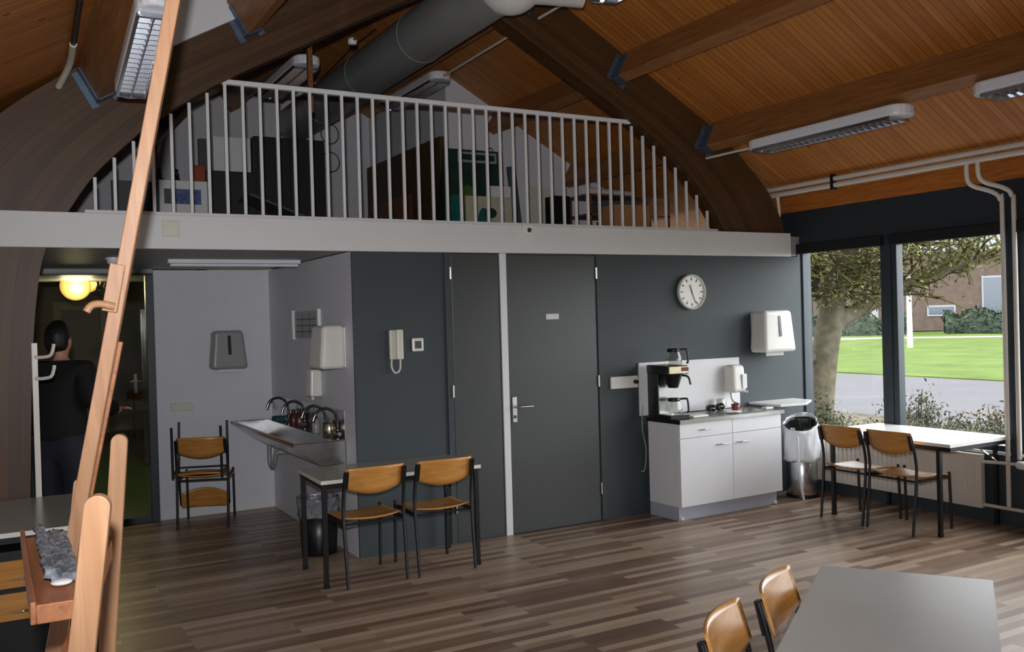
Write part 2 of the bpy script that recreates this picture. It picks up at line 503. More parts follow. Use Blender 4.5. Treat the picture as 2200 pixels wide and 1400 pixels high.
struct('floor', MB().box(XL - .1, XR + .15, -4, 12, -.1, 0), 'floor')
struct('wall_left', MB().box(XL - .15, XL, -4, 12, 0, 3.05), 'white_wall')
struct('wall_back', MB().box(2.43, 7.26, YW, YW + .02, 0, 2.39), 'dark_wall', 'slate blue painted partition wall with two doors')
struct('wall_front', MB().prism([(XL, 0), (XL, roof_z(XL)), (XC, roof_z(XC)), (XR, roof_z(XR)), (XR, 0)], 'y', -3.3, -3.15), 'white_wall')
struct('wall_niche_side', MB().box(2.43, 2.53, YW + .021, YN, 0, 2.39), 'white_wall')
struct('wall_niche_back', MB().box(1.33, 2.43, YN, YN + .1, 0, 2.39), 'white_wall')
struct('baseboard_niche', MB().box(1.34, 2.43, YN - .012, YN, 0, .09), 'white_gloss', bev=.003)
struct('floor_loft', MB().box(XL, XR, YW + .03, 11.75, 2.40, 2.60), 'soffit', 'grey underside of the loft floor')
struct('trim_1', MB().box(XL, 7.13, YW - .02, YW + .029, 2.39, 2.628), 'fascia', 'off-white fascia board along the loft edge', bev=.004)
# partition and gable of the loft
def roof_poly(x0, x1, z0, n=8):
    top = [(x0 + (x1 - x0) * i / n, roof_z(x0 + (x1 - x0) * i / n)) for i in range(n + 1)]
    return [(x0, z0)] + top + [(x1, z0)]
struct('wall_loft_front', MB().prism(roof_poly(4.47, 7.29, 2.60), 'y', YN, YN + .1), 'white_wall', 'white loft partition facing the railing')
struct('wall_loft_side', MB().box(4.47, 4.57, YN + .1, 11.75, 2.60, roof_z(4.5)), 'white_wall')
struct('wall_gable', MB().prism([(XL, 2.6), (XL, roof_z(XL)), (XC, roof_z(XC)), (XR, roof_z(XR)), (XR, 2.6)], 'y', 11.75, 11.85), 'white_wall', 'white gable wall at the back of the loft')

# roof: two boarded slopes
def slope(side):
    mb = MB()
    xe = XR + .4 if side > 0 else XL - .4
    ze = roof_z(xe)
    p = [(XC, roof_z(XC)), (xe, ze), (xe, ze + .12), (XC, roof_z(XC) + .12)]
    return mb.prism(p if side < 0 else p[::-1], 'y', -4, 12)
struct('ceiling_right', slope(1), 'ceiling', 'pine boarded roof slope above the windows')
def left_slope():
    mb = MB(); T_ = .12
    def piece(x0, x1, y0, y1):
        mb.prism([(x1, roof_z(x1)), (x0, roof_z(x0)), (x0, roof_z(x0) + T_), (x1, roof_z(x1) + T_)][::-1], 'y', y0, y1)
    e = XL - .4
    piece(e, XC, -4, 4.2); piece(e, XC, 6.861, 12); piece(e, .70, 4.2, 6.861); piece(2.44, XC, 4.2, 6.861)
    return mb
struct('ceiling_left', left_slope(), 'ceiling', 'pine boarded roof slope over the easel side')
# boxed white roof recess between two left purlins
def recess():
    mb = MB(); x0, x1, h = .72, 2.42, .55
    def quad(y0, y1, a0, a1, lo, hi):
        mb.prism([(a0, roof_z(a0) + lo), (a1, roof_z(a1) + lo), (a1, roof_z(a1) + hi), (a0, roof_z(a0) + hi)], 'y', y0, y1)
    quad(6.82, 6.86, x0, x1, -.15, h); quad(4.20, 4.24, x0, x1, -.02, h)
    quad(4.24, 6.82, x0, x0 + .03, -.02, h); quad(4.24, 6.82, x1 - .03, x1, -.02, h)
    quad(4.20, 6.86, x0, x1, h, h + .03)
    return mb
struct('trim_2', recess(), 'white_gloss', 'white boxed roof recess between two purlins at upper left')

# arched glulam frame
LOW = [(3.20, 0), (3.18, .8), (3.15, 1.57), (3.11, 2.06), (3.045, 2.39), (2.897, 2.648), (2.75, 2.873), (2.6, 3.04), (2.36, 3.272), (2.13, 3.441), (1.85, 3.622), (1.45, 3.843), (1.08, 4.045), (.5, 4.36), (0, 4.60)]
UPP = [(3.88, 0), (3.87, .8), (3.86, 1.5), (3.84, 2.0), (3.79, 2.4), (3.70, 2.72), (3.60, 2.92), (3.48, 3.084), (3.28, 3.27), (3.08, 3.433), (2.73, 3.680), (2.3, 3.92), (1.8, 4.20), (1.0, 4.65), (0, 5.2)]
def interp(tab, u):
    for (a, za), (b, zb) in zip(tab, tab[1:]):
        if b <= u <= a:
            return za + (zb - za) * (a - u) / max(a - b, 1e-6)
    return tab[-1][1]
def arch_low(x): return interp(LOW, abs(x - XC))
def smooth_pts(pts, k=4):
    out = []
    for i in range(len(pts) - 1):
        g = lambda j: Vector(pts[max(0, min(len(pts) - 1, j))])
        p0, p1, p2, p3 = g(i - 1), g(i), g(i + 1), g(i + 2)
        for q in range(k):
            t = q / k
            out.append(.5 * ((2 * p1) + (p2 - p0) * t + (2 * p0 - 5 * p1 + 4 * p2 - p3) * t * t + (3 * p1 - p0 - 3 * p2 + p3) * t ** 3))
    out.append(Vector(pts[-1])); return out
def arch(y0, y1, name, label):
    lo = smooth_pts(LOW); up = smooth_pts(UPP)
    pairs = [((XC - a.x, a.y), (XC - b.x, b.y)) for a, b in zip(lo, up)] + [((XC + a.x, a.y), (XC + b.x, b.y)) for a, b in list(zip(lo, up))[-2::-1]]
    mb = MB(); K = 6; uv = []
    me_v = []; me_f = []; n = len(pairs)
    s = 0; U = [0]
    for i in range(1, n):
        s += math.dist(pairs[i][0], pairs[i - 1][0]); U.append(s)
    for yi, y in enumerate((y0, y1)):
        for i, (a, b) in enumerate(pairs):
            for k in range(K + 1):
                t = k / K
                me_v.append((a[0] + (b[0] - a[0]) * t, y, a[1] + (b[1] - a[1]) * t))
    W = K + 1; H = n * W
    faces = []; fuv = []
    for i in range(n - 1):
        for k in range(K):
            q = (i * W + k, (i + 1) * W + k, (i + 1) * W + k + 1, i * W + k + 1)
            c = [(U[i], k / K), (U[i + 1], k / K), (U[i + 1], (k + 1) / K), (U[i], (k + 1) / K)]
            faces.append(q); fuv.append(c)
            faces.append(tuple(H + j for j in q[::-1])); fuv.append(c[::-1])
        for k, flip in ((0, 1), (K, 0)):
            q = (i * W + k, i * W + k + H, (i + 1) * W + k + H, (i + 1) * W + k)
            c = [(U[i], k / K + .003), (U[i], k / K + .04), (U[i + 1], k / K + .04), (U[i + 1], k / K + .003)]
            faces.append(q if flip else q[::-1]); fuv.append(c if flip else c[::-1])
    for i in (0, n - 1):
        faces.append(tuple([i * W + k for k in (0, K)] + [i * W + k + H for k in (K, 0)])); fuv.append([(0, 0), (0, 1), (.1, 1), (.1, 0)])
    mb.add(me_v, faces)
    o = struct(name, mb, 'glulam', label)
    uvl = o.data.uv_layers.new(name='UVMap')
    j = 0
    for c in fuv:
        for p in c:
            uvl.data[j].uv = p; j += 1
    return o
arch(6.862, 7.03, 'arched_beam', 'brown curved laminated timber frame rising behind the loft fascia')
arch(-.35, -.18, 'arched_beam', 'brown curved laminated timber frame above the near end of the room')

# purlins (roof beams) with steel hangers; s = side of the ridge
def purlin(s, u0, y0, y1, label, hang=True):
    cz = roof_z(XC + u0)
    nrm = Vector((-.488 * s, 0, -.872)) if s > 0 else Vector((.488, 0, -.872))
    tan = Vector((.872 * s, 0, -.488))
    top = Vector((XC + s * u0, 0, cz))
    w, d = .11, .27
    def q(a, b, y): v = top + tan * a + nrm * b; return (v.x, y, v.z)
    mb = MB()
    vs = [q(a, b, y) for y in (y0, y1) for a, b in ((-w / 2, 0), (w / 2, 0), (w / 2, d), (-w / 2, d))]
    mb.add(vs, [(0, 1, 2, 3), (4, 7, 6, 5), (0, 4, 5, 1), (1, 5, 6, 2), (2, 6, 7, 3), (3, 7, 4, 0)])
    o = struct('ceiling_beam', mb, 'beam', label)
    if hang:
        hb = MB(); e = .008
        yb = y1
        for a0, a1, b0, b1, ya in ((-w / 2 - e, -w / 2 - .001, .04, d + e, yb - .11), (w / 2 + .001, w / 2 + e, .04, d + e, yb - .11), (-w / 2 - e, w / 2 + e, d + .001, d + e, yb - .11), (-w / 2 - .05, -w / 2 - .001, .04, d + .03, yb - .008), (w / 2 + .001, w / 2 + .05, .04, d + .03, yb - .008)):
            vs = [q(a, b, y) for y in (ya, yb) for a, b in ((a0, b0), (a1, b0), (a1, b1), (a0, b1))]
            hb.add(vs, [(0, 1, 2, 3), (4, 7, 6, 5), (0, 4, 5, 1), (1, 5, 6, 2), (2, 6, 7, 3), (3, 7, 4, 0)])
        for b in (.1, .18, .25):
            c = Vector(q(-w / 2 - .028, b, yb - .008)); hb.ball(c, .011, 8)
        obj('joist_hanger', hb, 'hanger', o)
    return o
for s, u, lab in ((1, 2.79, 'roof beam nearest the windows with a strip lamp hung below'), (1, 1.78, 'middle roof beam on the window side'), (1, .80, 'roof beam beside the ridge on the window side'),
                  (-1, 2.79, 'lowest roof beam over the easel, by the lamp'), (-1, 1.78, 'roof beam beside the white roof panel'), (-1, .80, 'roof beam beside the ridge on the easel side')):
    purlin(s, u, -.15, 6.861, lab)
    purlin(s, u, 7.031, 11.74 if (s < 0 or u < 1) else 9.32, 'dark roof beam over the loft, ' + lab, False)

# window wall
struct('wall_right_base', MB().box(XR, XR + .15, -4, YW, 0, .60), 'dark_wall', 'slate painted wall below the windows')
struct('wall_right_header', MB().box(XR, XR + .15, -4, YW + .3, 2.50, 2.86), 'header', 'dark band above the windows')
struct('trim_3', MB().box(XR - .035, XR + .12, -4, 7.3, 2.86, 3.02), 'plank', 'orange wooden plank under the eaves', bev=.004)
struct('wall_corner_post', MB().box(7.262, XR + .15, YW + .02, YW + .3, 0, 2.5), 'frame')
def window(n, y0, y1, label):
    f = MB()
    t = .06; x0, x1 = XR + .01, XR + .10
    f.box(x0, x1, y0, y1, .60, .66); f.box(x0, x1, y0, y1, 2.43, 2.50)
    f.box(x0, x1, y0, y0 + t, .66, 2.43); f.box(x0, x1, y1 - t, y1, .66, 2.43)
    o = struct('window_%d' % n, f, 'frame', label, bev=.006)
    obj('pane', MB().box(XR + .05, XR + .056, y0 + t - .005, y1 - t + .005, .655, 2.435), 'glass', o)
    obj('blind_cassette', MB().box(XR - .05, XR + .008, y0 + .01, y1 - .01, 2.42, 2.52), 'blind', o, bev=.008)
    obj('sill', MB().box(XR - .03, XR + .009, y0, y1, .585, .612), 'laminate_white', o, bev=.005)
    return o
window(1, 5.825, 6.90, 'far window with the tree behind the glass')
window(2, 4.63, 5.765, 'window behind the white window table')
window(3, 3.40, 4.54, 'window cut by the right edge of the photo')
window(4, 2.2, 3.36, None); window(5, 1.0, 2.16, None); window(6, -.2, .96, None); window(7, -1.6, -.24, None)
for i, (a, b) in enumerate(((5.765, 5.825), (4.54, 4.63), (3.36, 3.40), (2.16, 2.2), (.96, 1.0), (-.24, -.2), (-4, -1.6))):
    struct('trim_%d' % (4 + i), MB().box(XR, XR + .13, a, b, .60, 2.50), 'frame', bev=.004)

# doors in the dark wall
d1 = struct('door_1', MB().box(3.275, 3.715, YW - .012, YW - .001, .004, 2.378), 'door', 'narrow charcoal cupboard door left of the white post', bev=.004)
obj('door_frame', MB().box(3.215, 3.268, YW - .018, YW - .001, .003, 2.388), 'dark_wall', d1, bev=.003)
for z in (2.22, 1.25, .3): obj('hinge', MB().lathe([(.010, -.05), (.010, .05)], (3.262, YW - .022, z), n=10), 'steel', d1)
struct('trim_12', MB().box(3.727, 3.79, YW - .02, YW - .001, 0, 2.388), 'white_gloss', 'white upright strip between the two doors', bev=.004)
d2 = struct('door_2', MB().box(3.796, 4.70, YW - .012, YW - .001, .004, 2.375), 'door', 'wide charcoal door with lever handle and small white sign', bev=.004)
obj('door_frame', MB().box(4.712, 4.768, YW - .018, YW - .001, .003, 2.388), 'dark_wall', d2, bev=.003)
for z in (2.22, 1.255, .295): obj('hinge', MB().lathe([(.010, -.05), (.010, .05)], (4.706, YW - .022, z), n=10), 'steel', d2)
hp = obj('handle_plate', MB().box(3.812, 3.858, YW - .024, YW - .012, .95, 1.17), 'steel', d2, bev=.02, seg=4)
obj('lever', MB().tube([(3.835, YW - .024, 1.085), (3.835, YW - .068, 1.085), (3.86, YW - .076, 1.085), (3.985, YW - .076, 1.085)], .009, round_=4), 'chrome', hp)
obj('lock', MB().lathe([(.014, -.006), (.014, 0)], (3.835, YW - .024, 1.0), 'y', 12), 'dark_chrome', hp)
obj('door_sign', MB().box(4.173, 4.305, YW - .017, YW - .012, 1.818, 1.866), 'paper', d2, bev=.002)

# ------------------------------------------------------------------ loft railing
rl = thing('loft_railing', 'white steel railing of upright bars along the loft edge', 'railing', (XC, 6.94, 2.629))
obj('base_rail', MB().box(.56 - XC, 6.25 - XC, -.02, .02, 0, .032), 'rail', rl, bev=.004)
obj('handrail', MB().box(1.505 - XC, 5.215 - XC, -.022, .022, .985, 1.022), 'rail', rl, bev=.006)
NB = 43
for k in range(NB + 1):
    x = .631 + .1278 * k
    top = .99
    if x < 1.5 or x > 5.2: top = min(.99, arch_low(x) - 2.629 - .01)
    obj('baluster', MB().box(x - XC - .0115, x - XC + .0115, -.0115, .0115, .03, top), 'rail', rl, bev=.003)

R_ = math.radians
# ------------------------------------------------------------------ strip lamps
def strip_lamp(x, y0, y1, z, label, group, w=.125):
    L = y1 - y0
    t = thing('strip_lamp', label, 'lamp', (x, (y0 + y1) / 2, z), 0, group)
    # casing with rounded, bullet-shaped ends
    out = []
    for i in range(9):
        a = PI * i / 8
        out.append((w * math.cos(a), L / 2 - .11 + .11 * math.sin(a)))
    for i in range(9):
        a = PI + PI * i / 8
        out.append((w * math.cos(a), -L / 2 + .11 + .11 * math.sin(a)))
    obj('casing', MB().prism(out, 'z', 0.012, .10), 'lamp_white', t, bev=.02, seg=3)
    rim = MB().box(-w + .007, -w + .019, -L / 2 + .1, L / 2 - .1, -.012, .011); rim.box(w - .019, w - .007, -L / 2 + .1, L / 2 - .1, -.012, .011)
    rim.box(-w + .019, w - .019, -L / 2 + .1, -L / 2 + .112, -.012, .011); rim.box(-w + .019, w - .019, L / 2 - .112, L / 2 - .1, -.012, .011)
    obj('louvre_frame', rim, 'louvre', t)
    lv = MB(); n = int((L - .24) / .062)
    for i in range(1, n):
        y = -L / 2 + .112 + (L - .224) * i / n
        lv.prism([(y - .002, -.010), (y + .002, -.010), (y + .012, .010), (y - .012, .010)], 'x', -w + .021, w - .021)
    lv.prism([(-.003, -.010), (.003, -.010), (.012, .010), (-.012, .010)], 'y', -L / 2 + .112, L / 2 - .112)
    obj('louvre', lv, 'louvre', t)
    for xx in (-w * .44, w * .44):
        obj('tube', MB().lathe([(.006, -L / 2 + .12), (.008, -L / 2 + .13), (.008, L / 2 - .13), (.006, L / 2 - .12)], (xx, 0, .016), 'y', 8), 'tube', t)
    return t
g = 'louvred strip lamps under the roof beams'
strip_lamp(6.10, 4.60, 6.26, 3.285, 'white louvred strip lamp under the lowest right-hand roof beam', g)
strip_lamp(6.10, 2.40, 4.06, 3.285, 'white louvred strip lamp cut by the right edge of the photo', g)
strip_lamp(.715, 4.53, 5.83, 3.25, 'white louvred strip lamp behind the top of the easel', g, .085).rotation_euler = (R_(-7), 0, R_(-1.2))
strip_lamp(4.28, 4.45, 6.11, 4.33, 'louvred strip lamp at the top edge, below the ridge beam', g)
t = strip_lamp(4.2, 8.80, 10.4, 4.37, 'strip lamp over the loft beside the white partition', g)
t = strip_lamp(2.52, 8.05, 9.5, 4.15, 'strip lamp over the loft left of the grey duct', g)
# lamp conduits
def conduit(pts, r, label, mat='pipe', name='conduit', rd=0):
    o = obj(name, MB().tube(pts, r, 8, rd), mat)
    return tag(o, label, 'conduit')
conduit([(6.06, 6.855, 3.335), (6.06, 6.25, 3.33)], .012, 'thin white conduit feeding the right-hand strip lamp from the arch')
conduit([(4.2, 6.855, 4.437), (4.2, 6.10, 4.437)], .012, 'short white conduit beside the upper right roof beam')
conduit([(4.2, 7.04, 4.437), (4.2, 8.82, 4.41)], .013, 'long white conduit running over the loft to its strip lamp')
conduit([(2.75, 7.035, 4.25), (2.75, 7.56, 4.256), (2.75, 8.5, 4.19)], .008, 'thin cable with a round box left of the duct', 'loft_shelf')
tag(obj('junction_box', MB().lathe([(.0, -.03), (.035, -.03), (.04, 0), (.035, .02), (0, .025)], (2.75, 7.56, 4.256), n=14), 'lamp_white'), 'small round white junction box on the cable beside the duct', 'junction box')
tag(obj('hanging_post', MB().box(2.36, 2.40, 7.58, 7.62, 3.62, roof_z(2.38)), 'loft_shelf'), 'thin brown wooden post hanging from the loft roof', 'post')
# conduit on the left roof slope: dark tube then a pale sleeve
cl = thing('roof_conduit', 'dark cable tube with a pale sleeve at upper left', 'conduit', (.45, 6.3, 3.55))
def onroof(x, y, off): return (x, y, roof_z(x) - off)
def L3(p, o=(.45, 6.3, 3.55)): return tuple(a - b for a, b in zip(p, o))
obj('tube', MB().tube([L3(onroof(.43, 5.2, .03)), L3(onroof(.46, 6.10, .03))], .017, 8), 'black', cl)
obj('sleeve', MB().tube([L3(onroof(.46, 6.10, .035)), L3(onroof(.47, 6.55, .045)), L3((.42, 6.852, 3.47))], .022, 8, 3), 'cream', cl)
sp_ = thing('spotlight', 'small white spotlight on the arch beside the left strip lamp', 'spotlight', (.725, 6.72, 3.52))
obj('housing', MB().tube([(.03, -.06, .06), (-.03, .02, -.05)], .042, 16), 'lamp_white', sp_)
obj('lens', MB().tube([(-.029, .018, -.048), (-.035, .026, -.059)], .034, 16), 'black_plastic', sp_)
obj('bracket', MB().tube([(.0, -.02, .0), (.02, .05, .05), (.02, .2, .06)], .010, 8), 'lamp_white', sp_)
tag(obj('cable_box', MB().ball((0, 0, 0), .028, 12), 'lamp_white', loc=(.70, 6.35, 3.56)), 'small white knob on the lowest left roof beam', 'cable box')

# ventilation ducts
du = thing('ventilation_duct', 'long grey round ventilation duct running under the ridge over the loft', 'duct', (3.45, 9.4, 4.42))
obj('pipe', MB().lathe([(.235, -3.22), (.235, 2.34)], (0, 0, 0), 'y', 40, False), 'duct', du)
for y in (-1.7, -.3, 1.1):
    obj('joint_band', MB().lathe([(.236, -.02), (.243, -.012), (.243, .012), (.236, .02)], (0, y, 0), 'y', 40, False), 'duct', du)
el = thing('duct_elbow', 'pale duct elbow and side branch at the top edge of the photo', 'duct', (3.52, 6.0, 4.42))
obj('elbow', MB().ball((-.02, .12, .01), .275, 28), 'duct_white', el)
obj('branch', MB().tube([(.02, .1, .02), (.2, .0, .01), (.50, -.12, -.01)], [.20, .20, .20], 28), 'duct_white', el)

# ------------------------------------------------------------------ heating pipes and radiator on the window wall
hp_ = thing('heating_pipes', 'cream heating pipes along the eaves and down beside the windows', 'pipes', (7.05, 4.0, 3.0))
def LP(p): return (p[0] - 7.05, p[1] - 4.0, p[2] - 3.0)
obj('pipe', MB().tube([LP((7.05, -.1, 3.088)), LP((7.05, 7.1, 3.088))], .024, 12), 'pipe', hp_)
obj('pipe', MB().tube([LP((7.05, -.1, 3.027)), LP((7.05, 7.1, 3.027))], .024, 12), 'pipe', hp_)
obj('riser', MB().tube([LP(p) for p in ((7.05, 4.80, 3.02), (7.06, 4.80, 2.88), (7.10, 4.77, 2.82), (7.2, 4.68, 2.77), (7.25, 4.64, 2.70), (7.255, 4.63, 2.5), (7.255, 4.63, .17))], .019, 12, 4), 'pipe', hp_)
obj('riser', MB().tube([LP(p) for p in ((7.05, 4.70, 3.02), (7.06, 4.70, 2.90), (7.10, 4.67, 2.84), (7.2, 4.58, 2.79), (7.25, 4.54, 2.72), (7.255, 4.53, 2.5), (7.255, 4.53, .57))], .019, 12, 4), 'pipe', hp_)
obj('drop', MB().tube([LP(p) for p in ((7.05, 7.02, 3.02), (7.06, 7.02, 2.80), (7.02, 7.04, 2.765), (6.94, 7.06, 2.75))], .017, 10, 3), 'pipe', hp_)
obj('drop', MB().tube([LP(p) for p in ((7.08, 6.94, 3.02), (7.10, 6.94, 2.82), (7.06, 6.97, 2.785), (6.98, 7.05, 2.77))], .017, 10, 3), 'pipe', hp_)
obj('pipe_clip', MB().box(-.03, .03, 2.17, 2.20, -.01, .13), 'black', hp_)
rd = thing('radiator', 'white ribbed panel radiator under the far windows', 'radiator', (7.22, 5.8, .13))
body = MB().box(-.035, .03, -.97, .97, 0, .44)
obj('panel', body, 'pipe', rd, bev=.01)
rb = MB()
for i in range(38):
    y = -.94 + 1.88 * i / 37
    rb.box(-.043, -.034, y - .012, y + .012, .03, .41)
obj('rib', rb, 'pipe', rd, bev=.004)
obj('top_grille', MB().box(-.038, .033, -.968, .968, .438, .452), 'pipe', rd, bev=.004)
obj('supply_pipe', MB().tube([(0.0, -.96, .39), (0.0, -1.15, .40), (.03, -1.42, .405)], .014, 8), 'pipe', rd)
obj('return_pipe', MB().tube([(0.0, -.96, .03), (.02, -1.2, .025), (.02, -1.8, .025)], .016, 8), 'pipe', rd)
obj('valve', MB().lathe([(.0, -.06), (.028, -.055), (.036, -.02), (.034, .03), (.018, .05), (0, .055)], (.0, -1.31, .40), 'y', 14), 'lamp_white', rd)

# ------------------------------------------------------------------ chairs
def make_chair(label, group):
    t = thing('school_chair', label, 'chair', (0, 0, 0), 0, group)
    for s in (-1, 1):
        obj('back_leg', MB().tube([(s * .222, -.262, 0), (s * .226, -.212, .45), (s * .226, -.214, .60), (s * .224, -.245, .74), (s * .222, -.264, .803)], .0115, 10, 3), 'black', t)
        obj('front_leg', MB().tube([(s * .215, .232, 0), (s * .215, .215, .44), (s * .215, .214, .475)], .0115, 10), 'black', t)
        obj('seat_rail', MB().bar((s * .218, .215, .437), (s * .224, -.212, .437), .018, .022, (1, 0, 0)), 'black', t)
        obj('back_bracket', MB().bar((s * .217, -.240, .69), (s * .214, -.268, .808), .030, .022, (1, 0, 0)), 'black_plastic', t)
    for yy in (-.19, .19):
        obj('cross_bar', MB().tube([(-.218, yy, .430), (.218, yy, .430)], .009, 8), 'black', t)
    def seat(a, b):
        x = (a - .5) * .43; k = 1 - (2 * a - 1) ** 2
        y0 = -.185 - .035 * k; y1 = .215 + .012 * k
        y = y0 + (y1 - y0) * b
        z = .452 + .012 * (2 * a - 1) ** 2 - (.028 * max(0, (b - .8) / .2) ** 2) + .012 * max(0, (.25 - b) / .25)
        return (x, y, z)
    obj('seat', MB().grid(seat, 14, 14), 'ply', t, solid=.011)
    def back(a, b):
        x = (a - .5) * .43; k = 1 - (2 * a - 1) ** 2
        z0 = .69 - .052 * k; z1 = .828 + .004 * k
        z = z0 + (z1 - z0) * b
        y = -.201 - .040 * k - (z - .66) * .30
        return (x, y, z)
    obj('backrest', MB().grid(back, 16, 8), 'ply', t, solid=.011)
    return t
g = 'wooden school chairs with black tube frames'
ch = make_chair('beech ply chair at the left half of the table by the dark wall', g)
ch.location = (2.29, 6.355, 0); ch.rotation_euler = (0, 0, math.radians(1))
R = math.radians
def chair(x, y, rz, label, rx=0, z=0): return dup(ch, (x, y, z), (rx, 0, R(rz)), label, g)
chair(2.832, 6.345, -1, 'beech ply chair at the right half of the table by the dark wall')
chair(6.60, 5.565, -90, 'beech ply chair at the window table, farther one next to the bin')
chair(6.61, 5.08, -90, 'beech ply chair at the window table, nearer one in front of the table leg')
chair(1.70, 8.98, -20, 'upright beech ply chair by the niche wall carrying an upturned chair')
chair(1.655, 9.01, -18, 'upturned beech ply chair with legs in the air on another chair', PI, .925)
chair(2.66, 2.32, -148, 'beech ply chair pushed in at the far end of the grey table')
chair(2.22, 2.12, -146, 'beech ply chair at the grey table, cut by the bottom edge')

# ------------------------------------------------------------------ tables
def table(label, x, y, rz, w, d, top, h=.75, edge='edge', braces=False, th=.026, inset=.03):
    t = thing('school_table', label, 'table', (x, y, 0), R(rz), 'laminate tables on square black legs')
    obj('tabletop', MB().box(-w / 2 + .003, w / 2 - .003, -d / 2 + .003, d / 2 - .003, h - th + .001, h), top, t)
    e = MB()
    for a in ((-w / 2, w / 2, -d / 2, -d / 2 + .003), (-w / 2, w / 2, d / 2 - .003, d / 2), (-w / 2, -w / 2 + .003, -d / 2, d / 2), (w / 2 - .003, w / 2, -d / 2, d / 2)):
        e.box(a[0], a[1], a[2], a[3], h - th, h - .001)
    obj('edge_band', e, edge, t)
    i = .03
    fr = MB()
    for s in (-1, 1):
        fr.box(-w / 2 + i, w / 2 - i, s * (d / 2 - i) - .012, s * (d / 2 - i) + .012, h - th - .037, h - th - .001)
        fr.box(s * (w / 2 - i) - .012, s * (w / 2 - i) + .012, -d / 2 + i, d / 2 - i, h - th - .037, h - th - .001)
    obj('frame', fr, 'black', t)
    for sx in (-1, 1):
        for sy in (-1, 1):
            X, Y = sx * (w / 2 - inset), sy * (d / 2 - i)
            obj('leg', MB().box(X - .016, X + .016, Y - .016, Y + .016, .006, h - th - .002), 'black', t, bev=.003)
            obj('foot_cap', MB().box(X - .018, X + .018, Y - .018, Y + .018, 0, .03), 'black_plastic', t, bev=.003)
    if braces:
        for sx in (-1, 1):
            obj('brace', MB().bar((sx * (w / 2 - .05), -d / 2 + .12, h - .20), (sx * (w / 2 - .32), -d / 2 + .12, h - .04), .018, .004, (0, 1, 0)), 'chrome', t)
    return t
table('grey-green topped table against the dark wall with two chairs', 2.547, 6.475, -2.5, 1.215, .645, 'laminate')
table('white topped table along the windows with two chairs', 6.895, 5.275, 90.5, 1.30, .80, 'laminate_white', braces=True, inset=.12)
tdir = math.degrees(math.atan2(-.57, -.822))
ax = Vector((-.822, -.57)); nx = Vector((.57, -.822))
A = Vector((3.035, 2.776)); W_ = 1.30; D_ = .645
ctr = A + ax * (W_ / 2) + nx * (D_ / 2)
table('smooth grey table in the near right corner of the photo', ctr.x, ctr.y, tdir, W_, D_, 'laminate_grey', edge='laminate_grey')
table('grey-green topped table behind the easel at the left edge', .02, 6.24, 0, .96, 1.12, 'laminate')

dwu = thing('drawer_unit', 'small dark wooden drawer unit with metal handles under the table behind the easel', 'drawer unit', (.10, 6.02, 0))
obj('carcass', MB().box(-.24, .24, -.20, .30, .02, .62), 'dark_cab', dwu, bev=.004)
for z in (.24, .42):
    q = obj('drawer', MB().box(-.225, .225, -.218, -.201, z, z + .15), 'ply', dwu, bev=.003)
    obj('handle', MB().tube([(-.05, -.219, z + .05), (-.05, -.235, z + .05), (.05, -.235, z + .05), (.05, -.219, z + .05)], .006, 8), 'chrome', q)
# ------------------------------------------------------------------ easel
ea = thing('studio_easel', 'tall light wooden studio easel standing close to the camera at left', 'easel', (.2, 2.75, 0))
O = Vector((.2, 2.75, 0))
def E(p): return tuple(Vector(p) - O)
def round_board(top, bot, w, d, side):
    """board with a half-round top"""
    top = Vector(top); bot = Vector(bot); t = (top - bot).normalized(); s = Vector(side); s = (s - t * s.dot(t)).normalized(); q = t.cross(s)
    r = w / 2; c = top - t * r
    pts = [bot - s * r, bot + s * r] + [c + s * (r * math.cos(PI * i / 12)) + t * (r * math.sin(PI * i / 12)) for i in range(13)]
    n = len(pts); vs = [p + q * (d / 2) for p in pts] + [p - q * (d / 2) for p in pts]
    return MB().add(vs, [tuple(range(n)), tuple(range(n, 2 * n))[::-1]] + [(i, n + i, n + (i + 1) % n, (i + 1) % n) for i in range(n)])
sd = (.97, -.24, 0)
obj('front_upright', round_board(E((.188, 2.185, 1.475)), E((.015, 2.26, .06)), .054, .030, sd), 'easel', ea, bev=.003)
obj('back_upright', round_board(E((.358, 3.351, 1.480)), E((.245, 3.40, .06)), .052, .030, sd), 'easel', ea, bev=.003)
obj('mast', MB().bar(E((.604, 3.256, 3.17)), E((.024, 3.556, .12)), .045, .050, sd), 'easel', ea, bev=.004)
obj('mast_shade_strip', MB().bar(E((.375, 3.43, 1.79)), E((.075, 3.585, .30)), .022, .022, sd), 'easel_worn_shaded', ea, bev=.002)  # darker strip stands for the shading on the mast's right side
obj('side_strip', round_board(E((.236, 3.44, 1.330)), E((.150, 3.47, .60)), .030, .024, sd), 'easel', ea, bev=.002)
sl = obj('canvas_slider', MB().bar(E((.374, 3.370, 2.050)), E((.344, 3.376, 1.892)), .048, .075, sd), 'easel', ea, bev=.003)
obj('clip', MB().tube([E((.350, 3.325, 1.908)), E((.308, 3.322, 1.918)), E((.280, 3.318, 1.913)), E((.264, 3.316, 1.892))], .0125, 8, 3), 'easel', sl)
tr = MB()
tr.box(.056, .170, 2.34, 3.22, 1.180, 1.196)
obj('tray', MB().add([E(v) for v in tr.v], tr.f), 'easel_worn_shaded', ea, bev=.003)
lip = MB().box(.052, .064, 2.335, 3.225, 1.172, 1.224); lip.box(.064, .175, 2.335, 2.349, 1.172, 1.216)
obj('tray_lip', MB().add([E(v) for v in lip.v], lip.f), 'easel_worn_shaded', ea, bev=.003)
def crust(a, b):
    k = math.sin(a * 17 + b * 9) * math.sin(b * 31 - a * 5) * .006 + math.sin(a * 41 + b * 57) * .003
    return E((.092 + .078 * a, 2.56 + .60 * b, 1.212 + k + (.018 if a < .25 else 0)))
cr = MB().grid(crust, 14, 30)
